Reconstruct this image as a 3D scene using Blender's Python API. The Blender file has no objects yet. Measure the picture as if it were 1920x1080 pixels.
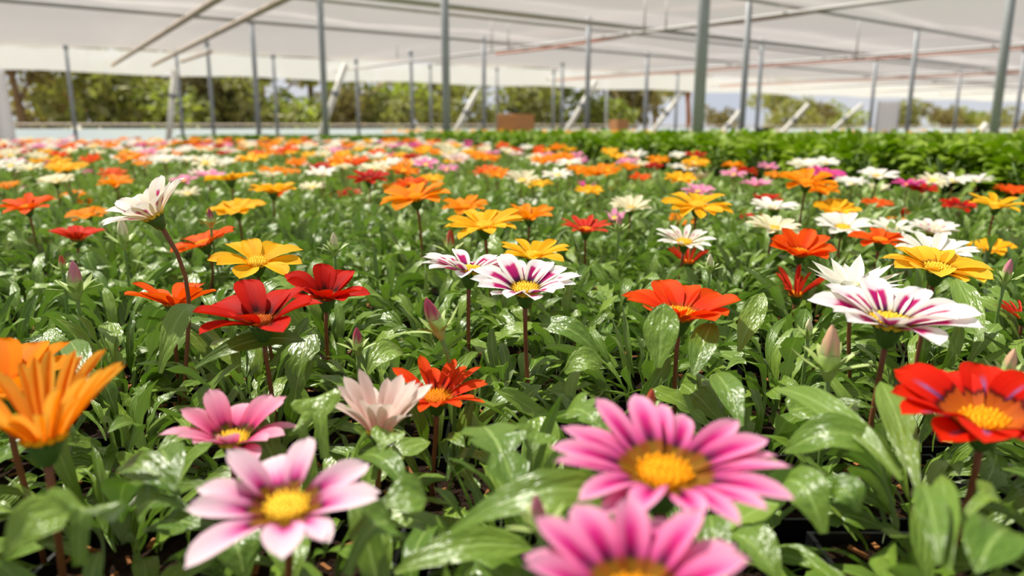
import bpy, math, random
import numpy as np
from mathutils import Vector, Matrix, Euler

S = bpy.context.scene
COL = S.collection
PI = math.pi
rnd = random.Random(11)

# ------------------------------------------------------------------ camera, sky, sun, exposure
F_PX, PITCH, CAM_Z = 1424.0, math.radians(11.9), 1.10
cam_data = bpy.data.cameras.new('camera')
cam = bpy.data.objects.new('camera', cam_data)
COL.objects.link(cam)
cam.location = (0, 0, CAM_Z)
cam.rotation_euler = (PI / 2 - PITCH, 0, 0)
cam_data.sensor_width = 36.0
cam_data.lens = F_PX / 1920 * 36.0
cam_data.clip_start, cam_data.clip_end = 0.01, 400
cam_data.dof.use_dof = True
cam_data.dof.focus_distance = 0.66
cam_data.dof.aperture_fstop = 5.6
S.camera = cam

world = bpy.data.worlds.new('sky'); S.world = world; world.use_nodes = True
wn = world.node_tree.nodes; wl = world.node_tree.links; wn.clear()
w_out = wn.new('ShaderNodeOutputWorld'); w_bg = wn.new('ShaderNodeBackground')
w_tc = wn.new('ShaderNodeTexCoord'); w_sep = wn.new('ShaderNodeSeparateXYZ')
w_ramp = wn.new('ShaderNodeValToRGB'); w_noise = wn.new('ShaderNodeTexNoise')
w_cr = wn.new('ShaderNodeValToRGB'); w_mix = wn.new('ShaderNodeMixRGB')
wl.new(w_tc.outputs['Generated'], w_sep.inputs[0])
wl.new(w_sep.outputs['Z'], w_ramp.inputs[0])
w_ramp.color_ramp.elements[0].position = 0.0; w_ramp.color_ramp.elements[0].color = (0.72, 0.78, 0.90, 1)
w_ramp.color_ramp.elements[1].position = 0.6; w_ramp.color_ramp.elements[1].color = (0.42, 0.58, 0.88, 1)
w_noise.inputs['Scale'].default_value = 3.0; w_noise.inputs['Detail'].default_value = 6
wl.new(w_tc.outputs['Generated'], w_noise.inputs['Vector'])
w_cr.color_ramp.elements[0].position = 0.3; w_cr.color_ramp.elements[1].position = 0.7
wl.new(w_noise.outputs[0], w_cr.inputs[0])
wl.new(w_cr.outputs[0], w_mix.inputs[0]); wl.new(w_ramp.outputs[0], w_mix.inputs[1])
w_mix.inputs[2].default_value = (0.95, 0.95, 0.97, 1)
wl.new(w_mix.outputs[0], w_bg.inputs[0]); w_bg.inputs[1].default_value = 0.78
wl.new(w_bg.outputs[0], w_out.inputs[0])

sun_data = bpy.data.lights.new('sun', 'SUN'); sun = bpy.data.objects.new('sun', sun_data); COL.objects.link(sun)
sun_data.energy = 11.5; sun_data.angle = math.radians(0.9); sun_data.color = (1.0, 0.94, 0.84)
SUN_DIR = Vector((-0.42, 0.36, 0.95)).normalized()      # towards the sun
sun.rotation_euler = SUN_DIR.to_track_quat('Z', 'Y').to_euler()
sun.location = (-6, 5, 14)

S.view_settings.view_transform = 'Standard'
try: S.view_settings.look = 'None'
except Exception: pass
S.view_settings.exposure = 0.0; S.view_settings.gamma = 1.0
S.view_settings.use_curve_mapping = False
try:
    S.cycles.use_denoising = True
    S.cycles.max_bounces = 8; S.cycles.transparent_max_bounces = 12
    S.cycles.caustics_reflective = False; S.cycles.caustics_refractive = False
except Exception: pass

# ------------------------------------------------------------------ helpers
CP, SP = math.cos(PITCH), math.sin(PITCH)
def ray(u, v):
    a, b = (u - 960) / F_PX, -(v - 540) / F_PX
    return Vector((a, b * SP + CP, b * CP - SP))          # camera depth 1
def at(u, v, d): return Vector((0, 0, CAM_Z)) + ray(u, v) * d
def at_z(u, v, z):
    r = ray(u, v); return Vector((0, 0, CAM_Z)) + r * ((z - CAM_Z) / r.z)
def at_y(u, v, y):
    r = ray(u, v); return Vector((0, 0, CAM_Z)) + r * (y / r.y)
def px(p):
    q = p - Vector((0, 0, CAM_Z)); d = q.y * CP - q.z * SP
    return 960 + F_PX * q.x / d, 540 - F_PX * (q.y * SP + q.z * CP) / d, d

def hexc(h):
    h = h.lstrip('#'); o = []
    for i in (0, 2, 4):
        c = int(h[i:i+2], 16) / 255
        o.append(c / 12.92 if c <= .04045 else ((c + .055) / 1.055) ** 2.4)
    return (*o, 1.0)

def mesh_np(name, verts, quads, uv=None, mats=(), mat_idx=None, smooth=True):
    verts = np.asarray(verts, dtype=np.float32).reshape(-1, 3); quads = np.asarray(quads, dtype=np.int32)
    k = quads.shape[1]; n = len(quads)
    me = bpy.data.meshes.new(name)
    me.vertices.add(len(verts)); me.vertices.foreach_set('co', verts.ravel())
    me.loops.add(n * k); me.loops.foreach_set('vertex_index', quads.ravel())
    me.polygons.add(n)
    me.polygons.foreach_set('loop_start', np.arange(0, n * k, k, dtype=np.int32))
    if uv is not None:
        lay = me.uv_layers.new(name='UVMap')
        lay.data.foreach_set('uv', np.asarray(uv, dtype=np.float32)[quads.ravel()].ravel())
    for m in mats: me.materials.append(m)
    me.update(calc_edges=True)
    me.polygons.foreach_set('use_smooth', np.full(n, smooth))
    if mat_idx is not None: me.polygons.foreach_set('material_index', np.asarray(mat_idx, dtype=np.int32))
    me.validate()
    return me

class Geo:
    """collects quads (numpy) with uv and material index, to become one mesh"""
    def __init__(s): s.v, s.q, s.uv, s.m, s.n = [], [], [], [], 0
    def add(s, v, q, uv=None, m=0):
        v = np.asarray(v, float).reshape(-1, 3); q = np.asarray(q, int)
        s.v.append(v); s.q.append(q + s.n); s.n += len(v)
        s.uv.append(np.zeros((len(v), 2)) if uv is None else np.asarray(uv, float))
        s.m.append(np.full(len(q), m))
        return s
    def mesh(s, name, mats, smooth=True):
        return mesh_np(name, np.concatenate(s.v), np.concatenate(s.q), np.concatenate(s.uv), mats, np.concatenate(s.m), smooth)

def xf(M, v):
    M = np.array(M); v = np.asarray(v, float)
    return v @ M[:3, :3].T + M[:3, 3]

def box_geo(cx, cy, cz, sx, sy, sz):
    v = [(cx + i * sx / 2, cy + j * sy / 2, cz + k * sz / 2) for k in (-1, 1) for j in (-1, 1) for i in (-1, 1)]
    q = [(0, 2, 3, 1), (4, 5, 7, 6), (0, 1, 5, 4), (2, 6, 7, 3), (0, 4, 6, 2), (1, 3, 7, 5)]
    return v, q

def tube_geo(pts, rad, n=8, cap=True):
    pts = [Vector(p) for p in pts]; k = len(pts)
    rads = rad if isinstance(rad, (list, tuple)) else [rad] * k
    v = []
    ref = None
    for i, p in enumerate(pts):
        t = (pts[min(i + 1, k - 1)] - pts[max(i - 1, 0)]).normalized()
        if ref is None: ref = t.orthogonal().normalized()
        ref = (ref - t * ref.dot(t)).normalized(); b = t.cross(ref)
        for j in range(n):
            a = 2 * PI * j / n
            v.append(p + (ref * math.cos(a) + b * math.sin(a)) * rads[i])
    q = [(i * n + j, i * n + (j + 1) % n, (i + 1) * n + (j + 1) % n, (i + 1) * n + j) for i in range(k - 1) for j in range(n)]
    if cap:
        for ring, flip in ((0, True), (k - 1, False)):
            c = len(v); v.append(pts[ring])
            for j in range(0, n, 2):
                a, b_, d = ring * n + j, ring * n + (j + 1) % n, ring * n + (j + 2) % n
                q.append((c, d, b_, a) if flip else (c, a, b_, d))
    return [tuple(x) for x in v], q

def lathe_geo(prof, n=16):
    v = [(r * math.cos(2 * PI * j / n), r * math.sin(2 * PI * j / n), z) for r, z in prof for j in range(n)]
    q = [(i * n + j, i * n + (j + 1) % n, (i + 1) * n + (j + 1) % n, (i + 1) * n + j) for i in range(len(prof) - 1) for j in range(n)]
    return v, q

def obj(name, me, parent=None, M=None):
    o = bpy.data.objects.new(name, me); COL.objects.link(o)
    if parent is not None: o.parent = parent
    if M is not None: o.matrix_basis = M
    return o
def quick(name, vq, mat, parent=None, M=None, smooth=False, uv=None):
    return obj(name, mesh_np(name, vq[0], vq[1], uv, (mat,), None, smooth), parent, M)
def empty(name, loc):
    o = bpy.data.objects.new(name, None); COL.objects.link(o); o.location = loc; o.empty_display_size = .05
    return o
def tag(o, label, cat, group=None, kind=None):
    o['label'] = label
    if cat: o['category'] = cat
    if group: o['group'] = group
    if kind: o['kind'] = kind
    return o
def struct(o): o['kind'] = 'structure'; return o

# ------------------------------------------------------------------ materials
def new_mat(name):
    m = bpy.data.materials.new(name); m.use_nodes = True
    nt = m.node_tree; nt.nodes.clear()
    return m, nt.nodes, nt.links
def ramp(nodes, stops, interp='LINEAR'):
    r = nodes.new('ShaderNodeValToRGB'); cr = r.color_ramp; cr.interpolation = interp
    while len(cr.elements) < len(stops): cr.elements.new(0.5)
    for e, (p, c) in zip(cr.elements, stops):
        e.position = p; e.color = hexc(c) if isinstance(c, str) else c
    return r
def simple_mat(name, c, rough=.6, metal=0., noise=0., nscale=20., spec=.4, bump=0.):
    m, n, l = new_mat(name)
    out = n.new('ShaderNodeOutputMaterial'); b = n.new('ShaderNodeBsdfPrincipled')
    l.new(b.outputs[0], out.inputs[0])
    c = hexc(c) if isinstance(c, str) else c
    b.inputs['Base Color'].default_value = c; b.inputs['Roughness'].default_value = rough
    b.inputs['Metallic'].default_value = metal; b.inputs['Specular IOR Level'].default_value = spec
    if noise or bump:
        tc = n.new('ShaderNodeTexCoord'); t = n.new('ShaderNodeTexNoise')
        t.inputs['Scale'].default_value = nscale; t.inputs['Detail'].default_value = 5
        l.new(tc.outputs['Object'], t.inputs['Vector'])
        if noise:
            r = ramp(n, [(0.25, tuple(x * (1 - noise) for x in c[:3]) + (1,)), (0.75, tuple(min(1, x * (1 + noise)) for x in c[:3]) + (1,))])
            l.new(t.outputs[0], r.inputs[0]); l.new(r.outputs[0], b.inputs['Base Color'])
        if bump:
            bp = n.new('ShaderNodeBump'); bp.inputs['Strength'].default_value = bump; bp.inputs['Distance'].default_value = .02
            l.new(t.outputs[0], bp.inputs['Height']); l.new(bp.outputs[0], b.inputs['Normal'])
    return m

def petal_mat(name, centre, edge, back, back_rib=None, wide=(.22, .5), trans=.3, rough=.45):
    """colour along the petal (UV y) for its middle line and its margins; the underside has a colour of its own"""
    m, n, l = new_mat(name)
    out = n.new('ShaderNodeOutputMaterial')
    uv = n.new('ShaderNodeUVMap'); sep = n.new('ShaderNodeSeparateXYZ'); l.new(uv.outputs[0], sep.inputs[0])
    tc = n.new('ShaderNodeTexCoord')
    sub = n.new('ShaderNodeMath'); sub.operation = 'SUBTRACT'; sub.inputs[1].default_value = .5; l.new(sep.outputs[0], sub.inputs[0])
    ab = n.new('ShaderNodeMath'); ab.operation = 'ABSOLUTE'; l.new(sub.outputs[0], ab.inputs[0])
    dbl = n.new('ShaderNodeMath'); dbl.operation = 'MULTIPLY'; dbl.inputs[1].default_value = 2; l.new(ab.outputs[0], dbl.inputs[0])
    # streaks along the petal make the marking's outline feathered
    mp = n.new('ShaderNodeMapping'); mp.inputs['Scale'].default_value = (26, 1.6, 1); l.new(uv.outputs[0], mp.inputs[0])
    oi = n.new('ShaderNodeObjectInfo')
    ns = n.new('ShaderNodeTexNoise'); ns.noise_dimensions = '4D'; ns.inputs['Scale'].default_value = 1; ns.inputs['Detail'].default_value = 2
    l.new(mp.outputs[0], ns.inputs['Vector'])
    ms = n.new('ShaderNodeMath'); ms.operation = 'MULTIPLY'; ms.inputs[1].default_value = 30; l.new(oi.outputs['Random'], ms.inputs[0]); l.new(ms.outputs[0], ns.inputs['W'])
    tj = n.new('ShaderNodeMath'); tj.operation = 'MULTIPLY_ADD'; tj.inputs[1].default_value = .16; l.new(ns.outputs[0], tj.inputs[0])
    l.new(sep.outputs[1], tj.inputs[2])
    tj2 = n.new('ShaderNodeMath'); tj2.operation = 'SUBTRACT'; tj2.inputs[1].default_value = .08; l.new(tj.outputs[0], tj2.inputs[0])
    rc = ramp(n, centre); re = ramp(n, edge)
    l.new(tj2.outputs[0], rc.inputs[0]); l.new(tj2.outputs[0], re.inputs[0])
    mr = n.new('ShaderNodeMapRange'); mr.interpolation_type = 'SMOOTHSTEP'
    mr.inputs['From Min'].default_value, mr.inputs['From Max'].default_value = wide
    l.new(dbl.outputs[0], mr.inputs['Value'])
    mix = n.new('ShaderNodeMixRGB'); l.new(mr.outputs[0], mix.inputs[0]); l.new(rc.outputs[0], mix.inputs[1]); l.new(re.outputs[0], mix.inputs[2])
    # fine veins and petal to petal variation
    hv = n.new('ShaderNodeHueSaturation'); l.new(mix.outputs[0], hv.inputs['Color'])
    vv = n.new('ShaderNodeMath'); vv.operation = 'MULTIPLY_ADD'; vv.inputs[1].default_value = .18; vv.inputs[2].default_value = .9
    l.new(ns.outputs[0], vv.inputs[0]); l.new(vv.outputs[0], hv.inputs['Value'])
    # underside
    bk = ramp(n, [(0, back_rib or back), (.35, back_rib or back), (.75, back), (1, back)])
    l.new(sep.outputs[1], bk.inputs[0])
    bk2 = n.new('ShaderNodeMixRGB'); l.new(mr.outputs[0], bk2.inputs[0]); l.new(bk.outputs[0], bk2.inputs[1]); bk2.inputs[2].default_value = hexc(back)
    geo = n.new('ShaderNodeNewGeometry')
    fin = n.new('ShaderNodeMixRGB'); l.new(geo.outputs['Backfacing'], fin.inputs[0]); l.new(hv.outputs[0], fin.inputs[1]); l.new(bk2.outputs[0], fin.inputs[2])
    b = n.new('ShaderNodeBsdfPrincipled'); b.inputs['Roughness'].default_value = .6; b.inputs['Specular IOR Level'].default_value = .1
    l.new(fin.outputs[0], b.inputs['Base Color'])
    bp = n.new('ShaderNodeBump'); bp.inputs['Strength'].default_value = .35; bp.inputs['Distance'].default_value = .001
    l.new(ns.outputs[0], bp.inputs['Height']); l.new(bp.outputs[0], b.inputs['Normal'])
    tr = n.new('ShaderNodeBsdfTranslucent'); l.new(hv.outputs[0], tr.inputs[0])
    sh = n.new('ShaderNodeMixShader'); sh.inputs[0].default_value = trans
    l.new(b.outputs[0], sh.inputs[1]); l.new(tr.outputs[0], sh.inputs[2]); l.new(sh.outputs[0], out.inputs[0])
    return m

def flat(c, base=None, t=.15):
    return [(0, base or c), (t, base or c), (t + .1, c), (1, c)]
PETAL = {
 'pinkstripe': petal_mat('petal_pink_striped',
    [(0, '#9a7016'), (.22, '#8e6414'), (.27, '#36101c'), (.34, '#74084a'), (.46, '#b80c68'), (.6, '#da2c88'), (.78, '#f07cb4'), (1, '#f9b2d0')],
    [(0, '#a87a18'), (.22, '#96501e'), (.29, '#d85098'), (.45, '#f37cb2'), (.7, '#f898c2'), (1, '#fbbcd6')], '#f4a8c8', '#d0709a', (.12, .7)),
 'palepink': petal_mat('petal_pale_pink',
    [(0, '#96640e'), (.2, '#8a5a10'), (.25, '#4a1630'), (.3, '#c02478'), (.42, '#e478b2'), (.6, '#f5c2d8'), (1, '#fbe4ea')],
    [(0, '#8a5a14'), (.16, '#8a3a40'), (.26, '#e48bb8'), (.45, '#f5c4d8'), (1, '#fbe2e8')], '#f3c4d2', '#d890a8', (.2, .8)),
 'rosepink': petal_mat('petal_rose_pink',
    [(0, '#5a5210'), (.15, '#5a5210'), (.2, '#4a2018'), (.28, '#d03a7c'), (.55, '#ee82aa'), (1, '#f8bccd')],
    [(0, '#5a5210'), (.16, '#8a3a40'), (.26, '#e8608f'), (.6, '#f39ab8'), (1, '#f9c6d4')], '#ee90ac', '#d85a80', (.2, .8)),
 'blush': petal_mat('petal_blush_white',
    [(0, '#e0a090'), (.3, '#f2cfc6'), (1, '#f8e2d8')], [(0, '#e8b8b0'), (.4, '#f7dfd6'), (1, '#fbeae0')], '#f6dccf', '#d89a94', (.2, .7)),
 'whitestripe': petal_mat('petal_white_striped',
    [(0, '#c9981a'), (.08, '#8a6010'), (.13, '#24101c'), (.19, '#5a1848'), (.28, '#a81668'), (.55, '#c81c72'), (.63, '#f3dce6'), (1, '#fdfbf6')],
    [(0, '#d8b040'), (.09, '#a8842c'), (.16, '#f0e4d0'), (.3, '#fbf8f0'), (1, '#fefcf8')], '#efe6cf', '#8a5a34', (.42, .70)),
 'whitespot': petal_mat('petal_white_spotted',
    [(0, '#d8b030'), (.1, '#d8b030'), (.16, '#f6ecd8'), (.34, '#e8b8cc'), (.4, '#c83078'), (.5, '#d04888'), (.56, '#faf4f0'), (1, '#fefcf8')],
    [(0, '#d8b040'), (.12, '#f0e4c8'), (1, '#fefdf8')], '#efe4cc', '#7a4a20', (.12, .3)),
 'white': petal_mat('petal_white', flat('#faf6e6', '#d8c060', .08), flat('#fdfaf0', '#d8c878', .06), '#efe8d0', '#d8d0a8'),
 'cream': petal_mat('petal_cream', flat('#f4ecc4', '#e0c468', .08), flat('#f8f0d0', '#e0c468', .06), '#ece2b8', '#d8cc98'),
 'red': petal_mat('petal_dark_red',
    [(0, '#b05010'), (.08, '#a03c08'), (.13, '#1c0404'), (.22, '#5a0404'), (.4, '#b80c06'), (1, '#d01a08')],
    [(0, '#a04010'), (.1, '#780c04'), (.25, '#c01206'), (1, '#e02408')], '#c02a10', '#8a2010', (.15, .6), .34),
 'redrib': petal_mat('petal_red_with_mauve_rib',
    [(0, '#d8701a'), (.26, '#c45c1a'), (.3, '#1c0818'), (.36, '#70386a'), (.55, '#b06090'), (.75, '#e02a10'), (1, '#ee2808')],
    [(0, '#d8761a'), (.26, '#c0541a'), (.3, '#2a0608'), (.38, '#d81a06'), (1, '#f02c08')], '#c83014', '#9a3018', (.06, .2), .34),
 'redorange': petal_mat('petal_red_orange',
    [(0, '#e88a10'), (.12, '#d8700c'), (.17, '#381008'), (.26, '#8a2030'), (.45, '#e83208'), (1, '#f8500c')],
    [(0, '#e88a10'), (.14, '#c04808'), (.25, '#ec3406'), (1, '#fa5a10')], '#e05018', '#a84818', (.08, .3), .34),
 'vermilion': petal_mat('petal_vermilion', flat('#f45008', '#b83006', .12), flat('#fa6410', '#d84008', .1), '#e86018', '#b05018', trans=.34),
 'orange': petal_mat('petal_orange', flat('#fb8a04', '#f07002', .15), flat('#fd9a0a', '#f88004', .1), '#f09020', '#c87818', trans=.34),
 'yellow': petal_mat('petal_golden_yellow', flat('#fdb20c', '#fca806', .15), flat('#fec020', '#fcae08', .1), '#f4c040', '#c09428', trans=.32),
 'yellowring': petal_mat('petal_yellow_brown_ring',
    [(0, '#c88a10'), (.1, '#8a4a0c'), (.16, '#6a2a0c'), (.22, '#f0a818'), (.4, '#fcc028'), (1, '#fec838')],
    [(0, '#d89a14'), (.1, '#b87a10'), (.2, '#f8b41c'), (1, '#fecc40')], '#f4c040', '#c09428', (.3, .6), .32),
 'quill': petal_mat('petal_quilled_orange', flat('#fb8806', '#f07004', .2), flat('#fec24a', '#fca020', .1), '#fba820', '#f08c10', trans=.36),
 'redquill': petal_mat('petal_quilled_red', flat('#d02410', '#a01808', .2), flat('#e8402a', '#b82410', .1), '#d85038', '#a03018', trans=.3),
 'magenta': petal_mat('petal_magenta', flat('#d82a88', '#8a1050', .15), flat('#e85aa4', '#c02078', .1), '#e088b0', '#b05080'),
 'pink': petal_mat('petal_pink', flat('#ee7cae', '#c03a78', .15), flat('#f6a8c8', '#e070a0', .1), '#f0a8c4', '#c87098'),
}
DISC_COL = {'orange': '#ffac0c', 'yellow': '#ffcf3c', 'brown': '#d8761c', 'dark': '#a8501a'}
def disc_mat(name, c):
    return simple_mat(name, c, .7, 0, .12, 240, .2, .2)
DISC = {k: disc_mat('disc_' + k, v) for k, v in DISC_COL.items()}

def leaf_mat(name, top, top2, rib, under, rough=.36, trans=.22, spec=.5):
    m, n, l = new_mat(name)
    out = n.new('ShaderNodeOutputMaterial')
    uv = n.new('ShaderNodeUVMap'); sep = n.new('ShaderNodeSeparateXYZ'); l.new(uv.outputs[0], sep.inputs[0])
    oi = n.new('ShaderNodeObjectInfo'); tc = n.new('ShaderNodeTexCoord')
    nz = n.new('ShaderNodeTexNoise'); nz.noise_dimensions = '4D'; nz.inputs['Scale'].default_value = 3.5; nz.inputs['Detail'].default_value = 3
    l.new(uv.outputs[0], nz.inputs['Vector'])
    ms = n.new('ShaderNodeMath'); ms.operation = 'MULTIPLY'; ms.inputs[1].default_value = 40; l.new(oi.outputs['Random'], ms.inputs[0]); l.new(ms.outputs[0], nz.inputs['W'])
    fac = n.new('ShaderNodeMath'); fac.operation = 'MULTIPLY_ADD'; fac.inputs[1].default_value = .55; l.new(oi.outputs['Random'], fac.inputs[0])
    nm = n.new('ShaderNodeMath'); nm.operation = 'MULTIPLY'; nm.inputs[1].default_value = .5; l.new(nz.outputs[0], nm.inputs[0]); l.new(nm.outputs[0], fac.inputs[2])
    mix = n.new('ShaderNodeMixRGB'); l.new(fac.outputs[0], mix.inputs[0]); mix.inputs[1].default_value = hexc(top); mix.inputs[2].default_value = hexc(top2)
    sub = n.new('ShaderNodeMath'); sub.operation = 'SUBTRACT'; sub.inputs[1].default_value = .5; l.new(sep.outputs[0], sub.inputs[0])
    ab = n.new('ShaderNodeMath'); ab.operation = 'ABSOLUTE'; l.new(sub.outputs[0], ab.inputs[0])
    mr = n.new('ShaderNodeMapRange'); mr.interpolation_type = 'SMOOTHSTEP'; mr.inputs['From Min'].default_value = .01; mr.inputs['From Max'].default_value = .06
    mr.inputs['To Min'].default_value = .8; mr.inputs['To Max'].default_value = 0; l.new(ab.outputs[0], mr.inputs['Value'])
    mix2 = n.new('ShaderNodeMixRGB'); l.new(mr.outputs[0], mix2.inputs[0]); l.new(mix.outputs[0], mix2.inputs[1]); mix2.inputs[2].default_value = hexc(rib)
    geo = n.new('ShaderNodeNewGeometry')
    fin = n.new('ShaderNodeMixRGB'); l.new(geo.outputs['Backfacing'], fin.inputs[0]); l.new(mix2.outputs[0], fin.inputs[1]); fin.inputs[2].default_value = hexc(under)
    b = n.new('ShaderNodeBsdfPrincipled'); b.inputs['Roughness'].default_value = rough; b.inputs['Specular IOR Level'].default_value = spec
    l.new(fin.outputs[0], b.inputs['Base Color'])
    # blistered surface between the side veins
    wv = n.new('ShaderNodeTexNoise'); wv.noise_dimensions = '4D'; wv.inputs['Scale'].default_value = 7; l.new(uv.outputs[0], wv.inputs['Vector']); l.new(ms.outputs[0], wv.inputs['W'])
    bp = n.new('ShaderNodeBump'); bp.inputs['Strength'].default_value = .6; bp.inputs['Distance'].default_value = .003
    l.new(wv.outputs[0], bp.inputs['Height']); l.new(bp.outputs[0], b.inputs['Normal'])
    tr = n.new('ShaderNodeBsdfTranslucent')
    tcx = n.new('ShaderNodeMixRGB'); tcx.blend_type = 'MULTIPLY'; tcx.inputs[0].default_value = 1; l.new(mix2.outputs[0], tcx.inputs[1]); tcx.inputs[2].default_value = (1.0, 1.25, .5, 1)
    l.new(tcx.outputs[0], tr.inputs[0])
    sh = n.new('ShaderNodeMixShader'); sh.inputs[0].default_value = trans
    l.new(b.outputs[0], sh.inputs[1]); l.new(tr.outputs[0], sh.inputs[2]); l.new(sh.outputs[0], out.inputs[0])
    return m
M_LEAF = leaf_mat('gazania_leaf', '#3a6212', '#88a43e', '#90ab58', '#98aa7c', .30, .18, .45)
M_LEAF_FAR = leaf_mat('gazania_leaf_far', '#446a1a', '#98b052', '#98ae60', '#98aa7c', .36, .2, .45)
M_HEDGE = leaf_mat('bedding_leaf', '#5a7c06', '#96ae1a', '#90ac28', '#5c8014', .5, .22, .3)
M_STEM_RED = simple_mat('stem_reddish', '#7a4a2e', .55, 0, .25, 60)
M_STEM_GREEN = simple_mat('stem_green', '#6c8a44', .55, 0, .2, 60)
M_CALYX = simple_mat('calyx_green', '#47682e', .5, 0, .2, 60)
M_BRACT = simple_mat('bract_pale_green', '#a4b86c', .5, 0, .15, 60)
M_POT = simple_mat('black_plastic', '#131416', .38, 0, 0, 10, .4)
M_SOIL = simple_mat('potting_soil', '#2a1d14', .95, 0, .6, 160, .1, .8)
M_CHIP = simple_mat('bark_chip', '#8a5a30', .8, 0, .4, 90, .2)
M_POST = simple_mat('galvanised_steel', '#9ea2a6', .5, .05, .1, 6)
M_BEAM = simple_mat('galvanised_pipe', '#d6d3d0', .7, 0, .06, 5)
M_ORANGE = simple_mat('orange_plastic_pipe', '#d88a66', .5)
M_BROWNPIPE = simple_mat('weathered_pipe', '#cfc0ae', .6, 0, .12, 8)
M_BRACE = simple_mat('white_painted_brace', '#fbf5e8', .55, 0, .08, 4)
M_FLOOR = simple_mat('weed_mat', '#4a4a46', .9, 0, .3, 3)
M_EARTH = simple_mat('dry_grass', '#b5a676', .95, 0, .35, .6)
M_CARD = simple_mat('cardboard', '#d89a66', .8, 0, .08, 12)
M_TAPE = simple_mat('packing_tape', '#a8643c', .4)
M_WOOD = simple_mat('bench_timber', '#8a7a66', .8, 0, .2, 10)
M_BARK = simple_mat('bark', '#7a6248', .9, 0, .35, 4, .2, .6)
M_BARKORANGE = simple_mat('bark_rusty', '#a86a38', .9, 0, .3, 4, .2, .6)
M_TREE = [leaf_mat('tree_leaf_%s' % n, a, b, b, c, .6, .3, .2) for n, a, b, c in
          (('olive', '#75733e', '#9a9658', '#8c8a5c'), ('green', '#788038', '#a0a452', '#8e9258'), ('brown', '#6e623e', '#928456', '#867a56'))]
M_CRATE = simple_mat('dark_crate', '#26282a', .6)

def net_mat(name, c, see, trans):
    m, n, l = new_mat(name)
    out = n.new('ShaderNodeOutputMaterial')
    d = n.new('ShaderNodeBsdfDiffuse'); d.inputs[0].default_value = hexc(c)
    t = n.new('ShaderNodeBsdfTranslucent'); t.inputs[0].default_value = hexc(c)
    p = n.new('ShaderNodeBsdfTransparent')
    m1 = n.new('ShaderNodeMixShader'); m1.inputs[0].default_value = trans; l.new(d.outputs[0], m1.inputs[1]); l.new(t.outputs[0], m1.inputs[2])
    lw = n.new('ShaderNodeLayerWeight'); lw.inputs['Blend'].default_value = .5      # threads hide the holes at a slant
    mr = n.new('ShaderNodeMapRange'); mr.inputs['From Min'].default_value = .25; mr.inputs['From Max'].default_value = .8
    mr.inputs['To Min'].default_value = see; mr.inputs['To Max'].default_value = .02; l.new(lw.outputs['Facing'], mr.inputs['Value'])
    m2 = n.new('ShaderNodeMixShader'); l.new(mr.outputs[0], m2.inputs[0]); l.new(m1.outputs[0], m2.inputs[1]); l.new(p.outputs[0], m2.inputs[2])
    l.new(m2.outputs[0], out.inputs[0])
    return m
M_NET = net_mat('white_shade_net', '#e0dcda', .5, .18)
M_WHITE = net_mat('white_sheet', '#f0eeee', .0, .5)
M_SKIRT = net_mat('blue_white_sheet', '#c4d2da', .0, .45)
M_VAL = net_mat('white_valance', '#e2e4e4', .10, .42)

# ------------------------------------------------------------------ setting: floor, roof net, valance, skirt
quick('floor', ([(-60, -15, 0), (70, -15, 0), (70, 60, 0), (-60, 60, 0)], [(0, 1, 2, 3)]), M_FLOOR)['kind'] = 'structure'
WA = Vector((-14.7, 22.0, 0)); WD = Vector((34.7, 20.0, 0)).normalized(); WN = Vector((WD.y, -WD.x, 0))   # far wall line, its normal towards the camera
def wp(u, v, z): p = WA + WD * u + WN * v; return Vector((p.x, p.y, z))
# outside ground, beyond the far wall
quick('terrain', ([tuple(wp(a, b, z)) for a, b, z in ((-45, -.3, .01), (95, -.3, .01), (95, -9, .5), (-45, -9, .5), (95, -140, 1.2), (-45, -140, 1.2))], [(0, 1, 2, 3), (3, 2, 4, 5)]), M_EARTH)['kind'] = 'structure'
ROOF_Z = 3.32
nu, nv = 56, 64
g = []
for j in range(nv + 1):
    for i in range(nu + 1):
        u, v = -20 + 85 * i / nu, 52 * j / nv
        sag = -.17 * math.sin(PI * ((v % 6.5) / 6.5)) * (.6 + .4 * abs(math.sin(u * PI / 5))) - .04 * math.sin(u * 1.3 + v)
        g.append(tuple(wp(u, v, ROOF_Z + .08 + sag)))
q = [(j * (nu + 1) + i, j * (nu + 1) + i + 1, (j + 1) * (nu + 1) + i + 1, (j + 1) * (nu + 1) + i) for j in range(nv) for i in range(nu)]
struct(quick('ceiling', (g, q), M_NET, smooth=True))
def strip(name, mat, u0, u1, z0, z1, v=0., n=60, wob=.05):
    v_, q_ = [], []
    for i in range(n + 1):
        u = u0 + (u1 - u0) * i / n
        o = v + wob * math.sin(u * 2.1) + wob * .6 * math.sin(u * 5.3)
        v_ += [tuple(wp(u, o, z0 + wob * .7 * math.sin(u * 1.1))), tuple(wp(u, o * .6, z1))]
    q_ = [(2 * i, 2 * i + 2, 2 * i + 3, 2 * i + 1) for i in range(n)]
    return struct(quick(name, (v_, q_), mat, smooth=True))
strip('wall_back', M_VAL, -20, 65, 2.70, ROOF_Z + .06)
strip('wall_back_skirt', M_SKIRT, -20, 65, 0.0, 1.08, wob=.02)
def pipe(name, p, d, l0, l1, r, mat, sag=0.):
    pts = [p + d * (l0 + (l1 - l0) * k / 10) + Vector((0, 0, -sag * math.sin(PI * k / 10))) for k in range(11)]
    return quick(name, tube_geo(pts, r, 8), mat, smooth=True)
# top rail along the far wall
tag(pipe('wall_rail', wp(22, .06, 1.2), WD, -42, 43, .03, M_BROWNPIPE), 'thin beige rail running along the far wall above its blue sheet', 'rail')

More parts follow.
